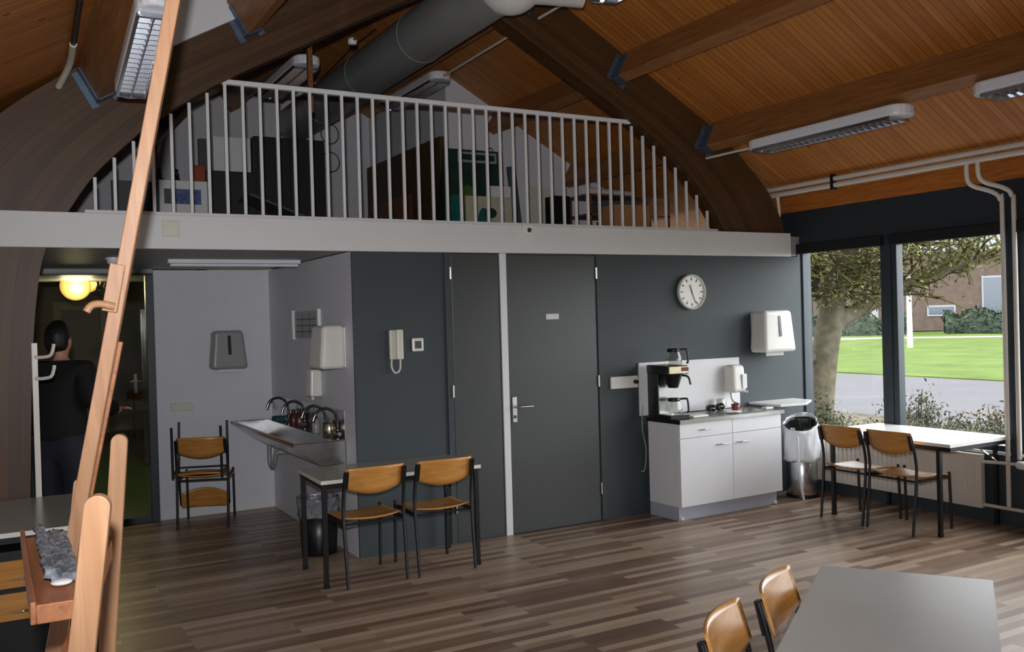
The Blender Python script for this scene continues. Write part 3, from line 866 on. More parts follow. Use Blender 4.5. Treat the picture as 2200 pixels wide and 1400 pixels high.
obj('paint_crust', cr, 'paint_crust', ea, solid=.02)
obj('paint_blob', MB().ball(E((.128, 2.55, 1.208)), .020, 12, 1.3, 1.0, .4), 'paper', ea)
obj('lower_bar', MB().bar(E((.03, 2.22, .30)), E((.25, 3.42, .30)), .03, .07, (1, 0, 0)), 'easel', ea, bev=.003)
obj('upper_bar', MB().bar(E((.11, 2.20, 1.10)), E((.32, 3.40, 1.10)), .026, .06, (1, 0, 0)), 'easel_worn_shaded', ea, bev=.003)
for y0, x0 in ((2.26, .027), (3.40, .245)):
    obj('foot', MB().bar(E((x0 - .16, y0, .035)), E((x0 + .62, y0 - .03, .035)), .05, .07, (0, 1, 0)), 'easel', ea, bev=.006)

# ------------------------------------------------------------------ niche: sink, taps, dispensers
sk = thing('wash_trough', 'long stainless steel wash trough on the niche side wall', 'sink', (2.42, 8.08, .90))
def trough():
    mb = MB(); y0, y1 = -.99, 1.19
    xs_out = [(-.42, 0), (-.42, -.025), (-.20, -.185), (.0, -.185), (.0, 0)]
    n = len(xs_out)
    vs = [(x, y, z) for y in (y0, y1) for x, z in xs_out]
    mb.add(vs, [(i, i + 1, n + i + 1, n + i) for i in range(n - 2)] + [tuple(range(n))[::-1], tuple(range(n, 2 * n))])
    # rim and inner bowl
    inn = [(-.395, 0), (-.19, -.165), (-.10, -.165), (-.085, 0)]
    m = len(inn); ya, yb = y0 + .03, y1 - .03
    vs = [(x, y, z) for y in (ya, yb) for x, z in inn]
    mb.add(vs, [(m + i, m + i + 1, i + 1, i) for i in range(m - 1)] + [tuple(range(m)), tuple(range(m, 2 * m))[::-1]])
    mb.box(-.42, -.395, y0, y1, -.004, .004); mb.box(-.085, 0, y0, y1, -.004, .004); mb.box(-.395, -.085, y0, ya, -.004, .004); mb.box(-.395, -.085, yb, y1, -.004, .004)
    return mb
obj('basin', trough(), 'steel', sk)
obj('splashback', MB().box(.001, .008, -.99, 1.19, .004, .235), 'steel', sk, bev=.002)
obj('siphon', MB().tube([(-.16, .75, -.18), (-.16, .75, -.36), (-.15, .70, -.415), (-.14, .64, -.36), (-.13, .60, -.27), (-.02, .58, -.27)], .022, 10, 4), 'disp_grey', sk)
def tap(y, label):
    t = thing('gooseneck_tap', label, 'tap', (2.375, y, .905), 0, 'gooseneck taps on the wash trough')
    obj('body', MB().lathe([(.026, 0), (.026, .012), (.016, .02), (.016, .06), (.02, .065), (.02, .085), (.012, .095)], n=14), 'dark_chrome', t)
    obj('spout', MB().tube([(0, 0, .08), (0, 0, .16), (-.03, 0, .225), (-.10, 0, .255), (-.17, 0, .225), (-.20, 0, .16)], .0125, 10, 4), 'dark_chrome', t)
    obj('knob', MB().lathe([(.012, -.05), (.02, -.045), (.02, -.02), (.008, -.015)], (0, 0, .045), 'y', 12), 'chrome', t)
    obj('knob', MB().lathe([(.008, .015), (.02, .02), (.02, .045), (.012, .05)], (0, 0, .045), 'y', 12), 'chrome', t)
tap(8.55, 'farthest gooseneck tap, by the niche corner'); tap(8.03, 'second gooseneck tap from the niche corner'); tap(7.44, 'third gooseneck tap from the niche corner'); tap(7.13, 'gooseneck tap nearest the end of the trough')
tag(obj('sponge', MB().box(-.05, .05, -.08, .08, 0, .05), 'teal', loc=(2.368, 8.86, .906), bev=.01), 'dark teal sponge on the trough edge by the corner', 'sponge')
def bottle(x, y, z, h, r, mat, label):
    t = thing('bottle', label, 'bottle', (x, y, z))
    obj('body', MB().lathe([(r * .9, 0), (r, .01), (r, h * .65), (r * .4, h * .8), (r * .4, h * .9)], n=14), mat, t)
    obj('cap', MB().lathe([(r * .45, h * .9), (r * .45, h)], n=12), 'black_plastic', t)
bottle(2.375, 8.38, .905, .15, .045, 'brown', 'squat brown bottle on the trough beside the farthest tap')
bottle(2.375, 8.20, .905, .17, .045, 'brown', 'taller brown bottle between the two far taps')
bottle(2.375, 7.70, .905, .14, .035, 'disp_grey', 'grey bottle between the middle taps')
kt = thing('reflection_pot', 'steel pot added for a bright reflection in the splashback', 'pot', (2.355, 7.28, .905))  # pot put in for a warm glint reflected in the splashback
obj('body', MB().lathe([(.05, 0), (.058, .008), (.058, .12), (.053, .125), (.053, .02), (0, .015)], n=24), 'brass', kt)
obj('lid', MB().lathe([(.06, .125), (.05, .14), (.01, .145), (.01, .16), (0, .162)], n=24), 'chrome', kt)

def dispenser(name, label, cat, loc, rz, w, d, h, mat, tx=.85, slot=True, tongue=True, group=None):
    """wall dispenser; local -Y faces the room, origin at the wall, bottom edge"""
    t = thing(name, label, cat, loc, rz, group)
    obj('cover', MB().taper_box(-w / 2, w / 2, -d, -.008, 0, h, tx, .03, 0), mat, t, bev=.035, seg=4)
    obj('back_plate', MB().box(-w * .40, w * .40, -.012, 0, .01, h - .02), mat, t)
    if slot:
        obj('level_window', MB().bar((0, -d - .001 + .026, h * .87), (0, -d + .005, h * .38), .030, .006, (1, 0, 0)), 'smoke', t)
    if tongue:
        obj('paper_towel', MB().box(-w * .28, w * .28, -d * .62, -d * .60, -.035, .02), 'paper', t)
    return t
g2 = 'wall dispensers by the sinks'
dispenser('towel_dispenser', 'grey paper towel dispenser on the niche back wall', 'towel dispenser', (1.985, YN, 1.42), 0, .35, .20, .375, 'disp_grey', .80, group=g2)
dispenser('towel_dispenser', 'large white paper towel dispenser on the niche side wall above the trough', 'towel dispenser', (2.43, 7.17, 1.475), R(-90), .32, .22, .345, 'disp_white', .92, False, False, g2)
dispenser('towel_dispenser', 'cream paper towel dispenser on the dark wall beside the window', 'towel dispenser', (6.74, YW, 1.432), 0, .42, .24, .41, 'disp_white', .86, group=g2)
sd_ = thing('soap_dispenser', 'small white soap dispenser on the niche side wall below the big dispenser', 'soap dispenser', (2.43, 7.72, 1.215), R(-90))
obj('cover', MB().taper_box(-.07, .07, -.11, -.001, 0, .235, .92, .01, 0), 'disp_white', sd_, bev=.018, seg=3)
obj('push_nozzle', MB().lathe([(.012, -.03), (.014, 0)], (0, -.07, 0), n=10), 'lamp_white', sd_)
nf = thing('notice_holder', 'clear notice holder with two bright side rails on the niche side wall', 'notice holder', (2.43, 8.05, 1.71), R(-90))
obj('sheet', MB().box(-.36, .36, -.010, -.004, .0, .24), 'disp_grey', nf)
for s in (-1, 1): obj('side_rail', MB().box(s * .385 - .022, s * .385 + .022, -.03, -.001, -.015, .255), 'lamp_white', nf, bev=.006)
gl_ = MB()
for i in range(1, 4): gl_.box(-.33, .33, -.012, -.0105, .055 * i, .055 * i + .008)
for x in (-.12, .1): gl_.box(x, x + .008, -.012, -.0105, .02, .22)
obj('printed_lines', gl_, 'grey_board', nf)

def sockets(label, x, y, z, n, w=.07, h=.075):
    t = thing('socket_strip', label, 'socket', (x, y, z), 0, 'socket strips')
    obj('plate', MB().box(-n * w / 2, n * w / 2, -.022, -.0, -h / 2, h / 2), 'disp_white' if n > 3 else 'cream', t, bev=.006)
    for i in range(n):
        cx = (i - (n - 1) / 2) * w
        obj('outlet', MB().lathe([(.024, -.023), (.022, -.0195), (.020, -.0192), (.0, -.0192)], (cx, 0, 0), 'y', 18, False), 'cream', t)
    return t
sockets('cream triple socket strip above the stacked chairs', 1.557, YN - .001, 1.072, 3)
ss = sockets('white socket strip on the dark wall left of the coffee machine', 4.99, YW - .001, 1.226, 4, .076, .11)
obj('plug', MB().lathe([(.018, -.055), (.02, -.024)], (.114, 0, 0), 'y', 12), 'black_plastic', ss)

lt_ = thing('ceiling_batten', 'thin white strip light on the ceiling of the niche', 'ceiling light', (1.80, 7.95, 2.385))
obj('housing', MB().box(-.55, .55, -.03, .03, -.02, .014), 'lamp_white', lt_, bev=.005)
obj('tube', MB().lathe([(.013, -.53), (.013, .53)], (0, 0, -.034), 'x', 10), 'tube', lt_)
sd2 = thing('smoke_detector', 'white smoke detector under the loft beside the easel mast', 'smoke detector', (.83, 7.86, 2.399))
obj('base', MB().lathe([(.06, 0), (.06, -.015)], n=20), 'lamp_white', sd2)
obj('cap', MB().lathe([(.05, -.015), (.045, -.045), (.02, -.055), (0, -.056)], n=20), 'lamp_white', sd2)

# ------------------------------------------------------------------ dark wall items
ph = thing('wall_phone', 'cream wall intercom phone with a curled cord', 'phone', (2.765, YW - .001, 1.535))
obj('base', MB().box(-.05, .02, -.035, 0, 0, .235), 'cream', ph, bev=.008)
hs = obj('handset', MB().taper_box(-.005, .052, -.068, -.036, .0, .238, 1.0, 0, 0), 'cream', ph, bev=.010)
obj('cord', MB().tube([(-.035, -.02, .0), (-.04, -.03, -.06), (-.015, -.04, -.105), (.02, -.05, -.08), (.024, -.055, .0)], .008, 8, 5), 'cream', ph)
th = thing('thermostat', 'small white square wall control beside the phone', 'thermostat', (2.962, YW - .001, 1.645))
obj('frame', MB().box(-.05, .05, -.018, 0, -.054, .054), 'disp_white', th, bev=.012)
obj('display', MB().box(-.028, .028, -.020, -.017, -.03, .03), 'grey_board', th, bev=.003)
ck = thing('wall_clock', 'round white wall clock on the dark wall', 'clock', (5.795, YW - .001, 2.041))
obj('rim', MB().lathe([(.150, 0), (.165, -.01), (.168, -.04), (.160, -.05), (.150, -.045), (.148, -.03)], (0, 0, 0), 'y', 40, False), 'cream', ck)
obj('face', MB().lathe([(.15, -.03), (0, -.03)], (0, 0, 0), 'y', 40, False), 'disp_white', ck)
mk = MB()
for i in range(12):
    a = PI / 2 - 2 * PI * i / 12
    c, s_ = math.cos(a), math.sin(a)
    mk.bar((c * .108, -.032, s_ * .108), (c * .135, -.032, s_ * .135), .010, .002, (-s_, 0, c))
obj('hour_mark', mk, 'grey_board', ck)
for nm, ang, ln, w in (('hour_hand', 343, .07, .010), ('minute_hand', 157, .115, .007)):
    a = PI / 2 - R(ang); c, s_ = math.cos(a), math.sin(a)
    obj(nm, MB().bar((-c * .02, -.035, -s_ * .02), (c * ln, -.035, s_ * ln), w, .002, (-s_, 0, c)), 'black_plastic', ck)
vg = thing('vent_cover', 'square cream cover plate on the left part of the fascia', 'cover plate', (1.10, YW - .021, 2.532))
obj('plate', MB().box(-.06, .06, -.010, 0, -.058, .058), 'cream', vg, bev=.006)
obj('inner_panel', MB().box(-.045, .045, -.013, -.009, -.043, .043), 'cream', vg, bev=.003)
fs = thing('wall_sensor', 'small white box with a dark eye on the middle of the fascia', 'sensor', (3.995, YW - .021, 2.585))
obj('box', MB().box(-.048, .048, -.035, 0, -.045, .045), 'disp_white', fs, bev=.006)
obj('eye', MB().lathe([(.020, -.036), (.016, -.046), (0, -.048)], (.01, 0, 0), 'y', 14), 'smoke', fs)

# ------------------------------------------------------------------ pantry unit
CB = R(2.2)
cb = thing('base_cabinet', 'white two-door base cabinet on a grey plinth against the dark wall', 'cabinet', (5.86, 6.37, 0), CB)
W2 = .635
obj('body', MB().box(-W2, W2, .02, .43, .125, .865), 'melamine', cb, bev=.002)
obj('plinth', MB().box(-W2 + .01, W2 - .03, .05, .44, .0, .124), 'plinth', cb, bev=.002)
for sx in (-1, 1):
    a, b = (-W2, -.003) if sx < 0 else (.003, W2)
    dr = obj('drawer_front', MB().box(a, b, .0, .019, .735, .862), 'melamine', cb, bev=.002)
    if sx < 0: obj('handle', MB().tube([(-.40, .0, .797), (-.40, -.022, .797), (-.28, -.022, .797), (-.28, .0, .797)], .005, 8), 'steel', dr)
    do = obj('door', MB().box(a, b, .0, .019, .128, .729), 'melamine', cb, bev=.002)
    h0, h1 = (-.20, -.05) if sx < 0 else (.05, .20)
    obj('handle', MB().tube([(h0, .0, .648), (h0, -.022, .648), (h1, -.022, .648), (h1, .0, .648)], .005, 8), 'steel', do)
for x, y in ((-W2 + .04, .045), (W2 - .06, .04)):
    obj('caster', MB().ball((x, y, .018), .018, 12), 'lamp_white', cb)
wt = thing('worktop', 'dark steel worktop with sink on the white base cabinet', 'worktop', (5.86, 6.37, .866), CB)
slab = MB()
slab.box(-W2 - .02, .22, -.03, .425, 0, .034); slab.box(.56, W2 + .02, -.03, .425, 0, .034); slab.box(.22, .56, -.03, .06, 0, .034); slab.box(.22, .56, .40, .425, 0, .034)
obj('slab', slab, 'counter', wt)
obj('left_edge', MB().box(-W2 - .023, -W2 - .0205, -.03, .425, -.002, .035), 'counter_edge', wt)
obj('basin', MB().box(.222, .558, .062, .398, .002, .006).box(.222, .226, .062, .398, .006, .033).box(.554, .558, .062, .398, .006, .033), 'steel', wt)
tag(obj('splash_panel', MB().box(5.158, 6.385, YW - .020, YW - .001, .905, 1.394), 'melamine', bev=.003), 'white splash panel on the dark wall behind the coffee machine', 'panel')
# coffee machine (faces the room)
cm = thing('coffee_machine', 'black and steel filter coffee machine on the left of the worktop', 'coffee machine', (5.295, 6.58, .901), R(-8))
obj('tower', MB().box(-.10, .06, .02, .20, 0, .40), 'black_plastic', cm, bev=.01)
obj('tower_front', MB().box(-.095, .058, .005, .0195, .03, .30), 'steel', cm, bev=.004)
hd = obj('head', MB().box(-.10, .105, -.19, .20, .40, .475), 'brass', cm, bev=.008)
obj('head_side', MB().box(-.104, -.1005, -.185, .195, .40, .472), 'black_plastic', hd)
obj('red_switch', MB().box(.03, .10, -.196, -.188, .425, .46), 'red', hd, bev=.002)
obj('hot_plate', MB().box(-.10, .10, -.20, .02, 0, .035), 'black_plastic', cm, bev=.006)
ft = obj('filter_basket', MB().lathe([(.045, .275), (.085, .395), (.088, .399)], (0, -.09, 0), n=22), 'black_plastic', cm)
obj('basket_handle', MB().tube([(.075, -.11, .385), (.12, -.15, .37), (.135, -.165, .30)], .010, 8, 3), 'black_plastic', ft)
def carafe(label, x, y, z):
    t = thing('coffee_carafe', label, 'carafe', (x, y, z), R(-35), 'glass coffee carafes with black handles')
    obj('glass_bowl', MB().lathe([(.070, .0), (.078, .015), (.070, .07), (.052, .125), (.050, .14)], n=26, cap=False).lathe([(0, .001), (.070, .001)], n=26, cap=False), 'carafe', t)
    obj('collar', MB().lathe([(.053, .118), (.056, .122), (.056, .146), (.050, .148), (.0, .152)], n=26), 'black_plastic', t)
    obj('handle', MB().tube([(.05, 0, .137), (.10, 0, .140), (.122, 0, .128), (.128, 0, .03), (.112, 0, .018)], .009, 8, 3), 'black_plastic', t)
carafe('glass carafe on the hot plate under the filter', 5.285, 6.49, .937)
carafe('glass carafe on top of the coffee machine', 5.31, 6.51, 1.377)
tag(obj('power_cord', MB().tube([(5.18, 6.81, 1.0), (5.16, 6.80, .80), (5.19, 6.79, .60), (5.17, 6.79, .42), (5.14, 6.81, .40)], .005, 6, 5), 'disp_grey'), 'thin grey cord hanging down the left side of the cabinet', 'cord')
bo = thing('water_heater', 'white water heater on the splash panel over the sink', 'water heater', (6.245, YW - .021, 1.0))
obj('tank', MB().taper_box(-.09, .09, -.16, -.0, .06, .33, .9, .02, 0), 'disp_white', bo, bev=.04, seg=4)
obj('front_panel', MB().box(.02, .08, -.166, -.155, .10, .24), 'lamp_white', bo, bev=.01)
obj('knob', MB().lathe([(.012, -.03), (.014, 0)], (.05, -.165, .07), 'y', 12), 'chrome', bo)
obj('spout', MB().tube([(-.04, -.06, .06), (-.05, -.10, -.02), (-.02, -.16, -.05), (.0, -.19, -.06)], .009, 8, 4), 'chrome', bo)
cg = 'cups and dishes by the pantry sink'
def cup(x, y, mat, label, rr=.036, h=.075, tilt=0):
    t = thing('cup', label, 'cup', (x, y, .901), 0, cg)
    if tilt: t.rotation_euler = (R(tilt), 0, 0); t.location.z = .938
    obj('bowl', MB().lathe([(rr * .7, 0), (rr * .85, .006), (rr, h), (rr - .004, h), (rr * .75, .01), (0, .009)], n=20), mat, t)
    obj('handle', MB().tube([(rr - .003, 0, h * .8), (rr + .022, 0, h * .75), (rr + .024, 0, h * .35), (rr * .85, 0, h * .2)], .005, 8, 3), mat, t)
cup(5.86, 6.70, 'smoke', 'dark cup lying beside the sink, left one', tilt=88)
cup(5.97, 6.70, 'smoke', 'dark cup lying beside the sink, next to the heater', tilt=80)
cup(6.155, 6.64, 'red', 'dark red cup under the water heater', .042, .06)
cup(6.06, 6.74, 'disp_white', 'white cup under the water heater', .042, .11)
def plate(x, y, z, label):
    t = tag(obj('saucer', MB().lathe([(.045, 0), (.085, .010), (.087, .012), (.045, .004), (0, .004)], n=26), 'laminate_white', loc=(x, y, z)), label, 'saucer', cg)
plate(5.97, 6.48, .901, 'white saucer at the front of the worktop before the cups')
tag(obj('soap_bar_dish', MB().box(-.05, .05, -.035, .035, 0, .022), 'laminate_white', loc=(6.43, 6.50, .901), bev=.008), 'small white dish at the right end of the worktop', 'dish')
tag(obj('folded_cloth', MB().box(-.10, .10, -.055, .055, 0, .02), 'cream', loc=(5.50, 6.44, .901), rot=(0, 0, .12), bev=.008), 'folded cream cloth in front of the coffee machine', 'cloth')
fsf = thing('corner_shelf', 'white wall shelf in the corner above the steel bin', 'shelf', (6.75, YW, .92))
obj('board', MB().prism([(-.24, -.004), (-.24, -.43), (.06, -.47), (.36, -.26), (.36, -.02), (.32, -.004)], 'z', 0, .022), 'laminate_white', fsf, bev=.004)
obj('bracket', MB().bar((.03, -.01, -.20), (.03, -.26, -.003), .016, .010, (1, 0, 0)), 'disp_grey', fsf)

# ------------------------------------------------------------------ bins
def bag_skin(r0, r1, z0, z1, wob, tilt=0, n=36, m=10, seed=1):
    rnd = random.Random(seed); ph = [rnd.random() * 6.28 for _ in range(6)]
    def fn(a, b):
        an = a * 2 * PI
        w = wob * (math.sin(an * 5 + ph[0] + b * 4) + .7 * math.sin(an * 9 + ph[1] - b * 6) + .5 * math.sin(an * 14 + ph[2] + b * 9))
        r = r0 + (r1 - r0) * b + w
        z = z0 + (z1 - z0) * b + tilt * math.cos(an - .6) * b + wob * .8 * math.sin(an * 4 + ph[3])
        return (r * math.cos(an), r * math.sin(an), z)
    return MB().grid(fn, n, m)
b1 = thing('waste_bin', 'black waste bin with a grey liner beside the near table leg', 'bin', (2.225, 7.22, 0))
obj('drum', MB().lathe([(.135, 0), (.14, .01), (.155, .40), (.150, .40), (.136, .02), (0, .015)], n=32), 'black_plastic', b1)
obj('liner', bag_skin(.160, .166, .30, .455, .006, seed=3), 'bag_clear', b1, solid=.002)
b2 = thing('waste_bin', 'tall steel bin with a white bag between the cabinet and the radiator', 'bin', (6.93, 6.56, 0))
obj('drum', MB().lathe([(.145, 0), (.150, .01), (.150, .66), (.146, .66), (.146, .02), (0, .015)], n=32), 'steel', b2)
obj('base_ring', MB().lathe([(.153, 0), (.154, .03), (.151, .035)], n=32, cap=False), 'black_plastic', b2)
obj('bag', bag_skin(.170, .162, .36, .735, .008, .075, seed=5), 'bag', b2, solid=.002)
obj('bag_inside', bag_skin(.150, .145, .50, .72, .004, .055, seed=6), 'smoke', b2, solid=.002)
tag(obj('bag_strap', MB().tube([(6.735, 6.42, .62), (6.73, 6.41, .35), (6.75, 6.40, .12), (6.775, 6.395, .005)], .011, 6, 4), 'bag'), 'narrow white strip hanging to the floor between cabinet and steel bin', 'strip')

# ------------------------------------------------------------------ coat rail beside the arch
cr_ = thing('coat_stand', 'white steel coat post with two curved hooks beside the curved beam', 'coat rack', (.225, 6.83, 0))
obj('post', MB().box(-.018, .018, -.012, .012, 0, 1.76), 'pipe', cr_, bev=.003)
obj('foot', MB().box(-.05, .05, -.04, .022, 0, .008), 'pipe', cr_)
for z in (1.665, 1.525):
    obj('hook', MB().tube([(.0, -.012, z), (.05, -.03, z), (.092, -.05, z + .012), (.108, -.055, z + .055), (.112, -.055, z + .085)], .0115, 10, 4), 'pipe', cr_)

# ------------------------------------------------------------------ corridor behind glass
gp = MB()
gp.box(.30, 1.325, YN - .03, YN + .05, 2.345, 2.40); gp.box(1.255, 1.328, YN - .03, YN + .05, 0, 2.345); gp.box(.20, .27, YN - .03, YN + .05, 0, 2.345)
gp.box(.27, 1.255, YN - .03, YN + .05, 0, .06); gp.box(-.58, .20, YN - .02, YN + .05, 0, 2.40)
w8 = struct('window_8', gp, 'frame', 'dark framed glazed screen to the corridor', bev=.004)
obj('pane', MB().box(.268, 1.257, YN + .0, YN + .006, .058, 2.347), 'glass_dark', w8)
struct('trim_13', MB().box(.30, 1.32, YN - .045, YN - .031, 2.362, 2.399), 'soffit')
struct('floor_corridor', MB().box(XL, 1.8, 12, 18.2, -.1, 0), 'green_floor')
struct('floor_corridor_near', MB().box(XL, 1.75, YN + .051, 12, 0.0, .004), 'green_floor')
struct('wall_corridor_end', MB().box(XL, 1.9, 18, 18.1, 0, 2.75), 'corr_wall')
struct('wall_corridor_right', MB().box(1.75, 1.85, YN + .1, 18, 0, 2.74), 'corr_dark')
struct('wall_corridor_left', MB().box(XL - .1, XL, 12, 18, 0, 2.75), 'corr_wall')
struct('ceiling_corridor', MB().box(XL, 1.9, 11.86, 18, 2.68, 2.75), 'corr_wall')
cd = struct('door_3', MB().box(1.03, 1.64, 17.96, 17.99, .55, 2.19), 'corr_door', 'olive door at the far end of the corridor')
obj('lower_panel', MB().box(1.03, 1.64, 17.955, 17.99, .02, .545), 'white_wall', cd)
df = MB().box(.90, 1.02, 17.93, 17.995, 0, 2.34); df.box(1.65, 1.75, 17.93, 17.995, 0, 2.34); df.box(1.02, 1.65, 17.93, 17.995, 2.2, 2.34)
obj('door_frame', df, 'corr_cream', cd)
dr2 = struct('door_4', MB().box(1.72, 1.748, 13.3, 14.2, .01, 2.1), 'corr_dark', 'dark side door of the corridor with a bright lever')
obj('handle_plate', MB().box(1.700, 1.72, 14.02, 14.08, .93, 1.20), 'chrome', dr2)
obj('lever', MB().tube([(1.70, 14.05, 1.1), (1.66, 14.05, 1.1), (1.655, 13.9, 1.1)], .014, 8), 'chrome', dr2)
for x, y, z, r, lab in ((.82, 11.6, 2.345, .165, 'yellow glowing globe lamp in the corridor, lower one'), (1.02, 12.8, 2.50, .19, 'yellow glowing globe lamp in the corridor, farther one')):
    t = thing('globe_lamp', lab, 'lamp', (x, y, z), 0, 'yellow globe lamps in the corridor')
    obj('globe', MB().ball((0, 0, 0), r, 24), 'globe', t)
    top = 2.40 if y < 11.75 else 2.68
    obj('stem', MB().lathe([(.03, r * .95 - (.0)), (.03, max(r, top - z))], n=12), 'cream', t)
    pl = bpy.data.lights.new('globe_glow', 'POINT'); pl.energy = 3.5; pl.specular_factor = 0.0; pl.color = (1, .82, .5); pl.shadow_soft_size = r
    po = bpy.data.objects.new('globe_glow', pl); COL.objects.link(po); po.parent = t; po.location = (0, -r - .06, -.05)
sg = thing('wall_emblem', 'small dark blue curled sign high in the corridor', 'sign', (1.20, 12.4, 2.40))
obj('curl', MB().tube([(-.03, 0, .07), (-.08, 0, .05), (-.07, 0, .0), (-.09, 0, -.07), (-.05, 0, -.09)], .016, 8, 4), 'navy', sg)
obj('curl', MB().tube([(.0, 0, .0), (.05, 0, .02), (.06, 0, -.03), (.02, 0, -.05), (.0, 0, -.01)], .015, 8, 4), 'navy', sg)
obj('rod', MB().tube([(-.02, 0, .06), (-.02, 0, .28)], .004, 6), 'navy', sg)

# ------------------------------------------------------------------ person behind the table
def skin_body(name, verts, edges, radii, mat, parent, root=0, sub=2):
    me = bpy.data.meshes.new(name); me.from_pydata(verts, edges, []); me.update()
    o = bpy.data.objects.new(name, me); COL.objects.link(o); me.materials.append(M[mat])
    if parent: o.parent = parent
    md = o.modifiers.new('skin', 'SKIN'); md.use_smooth_shade = True
    if not me.skin_vertices: me.skin_vertices.new()
    for i, r in enumerate(radii):
        sv = me.skin_vertices[0].data[i]
        sv.radius = r if isinstance(r, tuple) else (r, r); sv.use_root = (i == root)
    if sub:
        s2 = o.modifiers.new('subdivision', 'SUBSURF'); s2.levels = sub; s2.render_levels = sub
    return o
pe = thing('person', 'dark-haired person in a black jacket standing behind the coat hooks', 'person', (.43, 8.0, 0), R(-35))
V = [(0, 0, .98), (0, 0, 1.18), (0, .01, 1.40), (0, 0, 1.54), (0, .0, 1.63), (0, .015, 1.72), (0, .02, 1.80), (0, .02, 1.86),
     (-.11, 0, .96), (-.115, .02, .52), (-.12, -.01, .10), (-.13, .12, .04),
     (.11, 0, .96), (.115, .02, .52), (.12, -.01, .10), (.13, .12, .04),
     (-.19, 0, 1.53), (-.27, -.03, 1.25), (-.28, .06, 1.02), (-.275, .10, .94),
     (.19, 0, 1.53), (.29, -.05, 1.27), (.34, .16, 1.19), (.36, .24, 1.20),
     (0, .115, 1.735)]
Ed = [(0, 1), (1, 2), (2, 3), (3, 4), (4, 5), (5, 6), (6, 7), (0, 8), (8, 9), (9, 10), (10, 11), (0, 12), (12, 13), (13, 14), (14, 15), (3, 16), (16, 17), (17, 18), (18, 19), (3, 20), (20, 21), (21, 22), (22, 23), (5, 24)]
Rd = [(.12, .09), (.12, .09), (.14, .10), (.10, .08), (.055, .055), (.075, .085), (.08, .095), (.05, .06),
        .06, .05, .04, .035, .06, .05, .04, .035, .055, .042, .03, .035, .055, .042, .03, .035, .018]
body = skin_body('body', V, Ed, Rd, 'skin', pe)
# fingers, rooted in the palms
for hx, hy, hz, d in ((-.275, .10, .94, Vector((0, .25, -1)).normalized()), (.36, .24, 1.20, Vector((.25, 1, .05)).normalized())):
    fv = []; fe = []; fr_ = []
    side = d.cross(Vector((0, 0, 1))); side = side.normalized() if side.length > .2 else Vector((1, 0, 0))
    for i, ln in enumerate((.075, .085, .08, .06)):
        b0 = Vector((hx, hy, hz)) + side * (.019 * (i - 1.5)) + d * .02
        k = len(fv)
        fv += [b0, b0 + d * ln * .5, b0 + d * ln + Vector((0, .012, -.015))]
        fe += [(k, k + 1), (k + 1, k + 2)]; fr_ += [.0095, .0085, .007]
        obj('finger', MB().tube(fv[-3:], fr_[-3:], 8, 3), 'skin', body)
    b0 = Vector((hx, hy, hz)) - side * .03
    obj('thumb', MB().tube([b0, b0 - side * .02 + d * .03, b0 - side * .018 + d * .06], [.011, .010, .008], 8, 3), 'skin', body)
jk = skin_body('jacket', [(0, 0, .90), (0, 0, 1.18), (0, .0, 1.40), (0, -.005, 1.53), (0, -.01, 1.60), (-.20, 0, 1.52), (-.285, -.03, 1.25), (-.29, .06, 1.00), (.20, 0, 1.52), (.305, -.05, 1.27), (.355, .20, 1.195)],
               [(0, 1), (1, 2), (2, 3), (3, 4), (3, 5), (5, 6), (6, 7), (3, 8), (8, 9), (9, 10)],
               [(.25, .19), (.22, .17), (.22, .165), (.15, .125), (.08, .08), .105, .085, .07, .105, .085, .068], 'jacket', pe)
ts = skin_body('trousers', [(0, 0, 1.12), (0, 0, 1.0), (-.11, 0, .90), (-.115, .02, .52), (-.12, -.01, .09), (.11, 0, .90), (.115, .02, .52), (.12, -.01, .09)],
               [(0, 1), (1, 2), (2, 3), (3, 4), (1, 5), (5, 6), (6, 7)], [(.20, .155), (.20, .16), .14, .10, .09, .125, .10, .09], 'trousers', pe)
hr = skin_body('hair', [(0, -.03, 1.66), (0, -.025, 1.74), (0, -.005, 1.81), (0, .02, 1.875), (0, .06, 1.86)], [(0, 1), (1, 2), (2, 3), (3, 4)], [(.075, .06), (.095, .09), (.10, .115), (.075, .085), (.05, .04)], 'hair', pe)
for s in (-1, 1):
    obj('ear', MB().ball((s * .083, .02, 1.745), .03, 12, .35, .6, 1), 'skin', body)
    obj('eye', MB().ball((s * .032, .098, 1.765), .012, 10), 'paper', body)
    obj('shoe', MB().ball((s * .13, .06, .045), .1, 14, .5, 1.45, .45), 'jacket', pe)
obj('mouth', MB().ball((0, .103, 1.69), .022, 10, 1, .3, .25), 'red', body)

# ------------------------------------------------------------------ things stored in the loft
LZ = 2.601
def bx(name, label, cat, x0, x1, y0, y1, h, mat, z=LZ, bev=.004, rz=0, group=None):
    o = obj(name, MB().box(-(x1 - x0) / 2, (x1 - x0) / 2, -(y1 - y0) / 2, (y1 - y0) / 2, 0, h), mat, loc=((x0 + x1) / 2, (y0 + y1) / 2, z), bev=bev, rot=(0, 0, rz))
    return tag(o, label, cat, group)
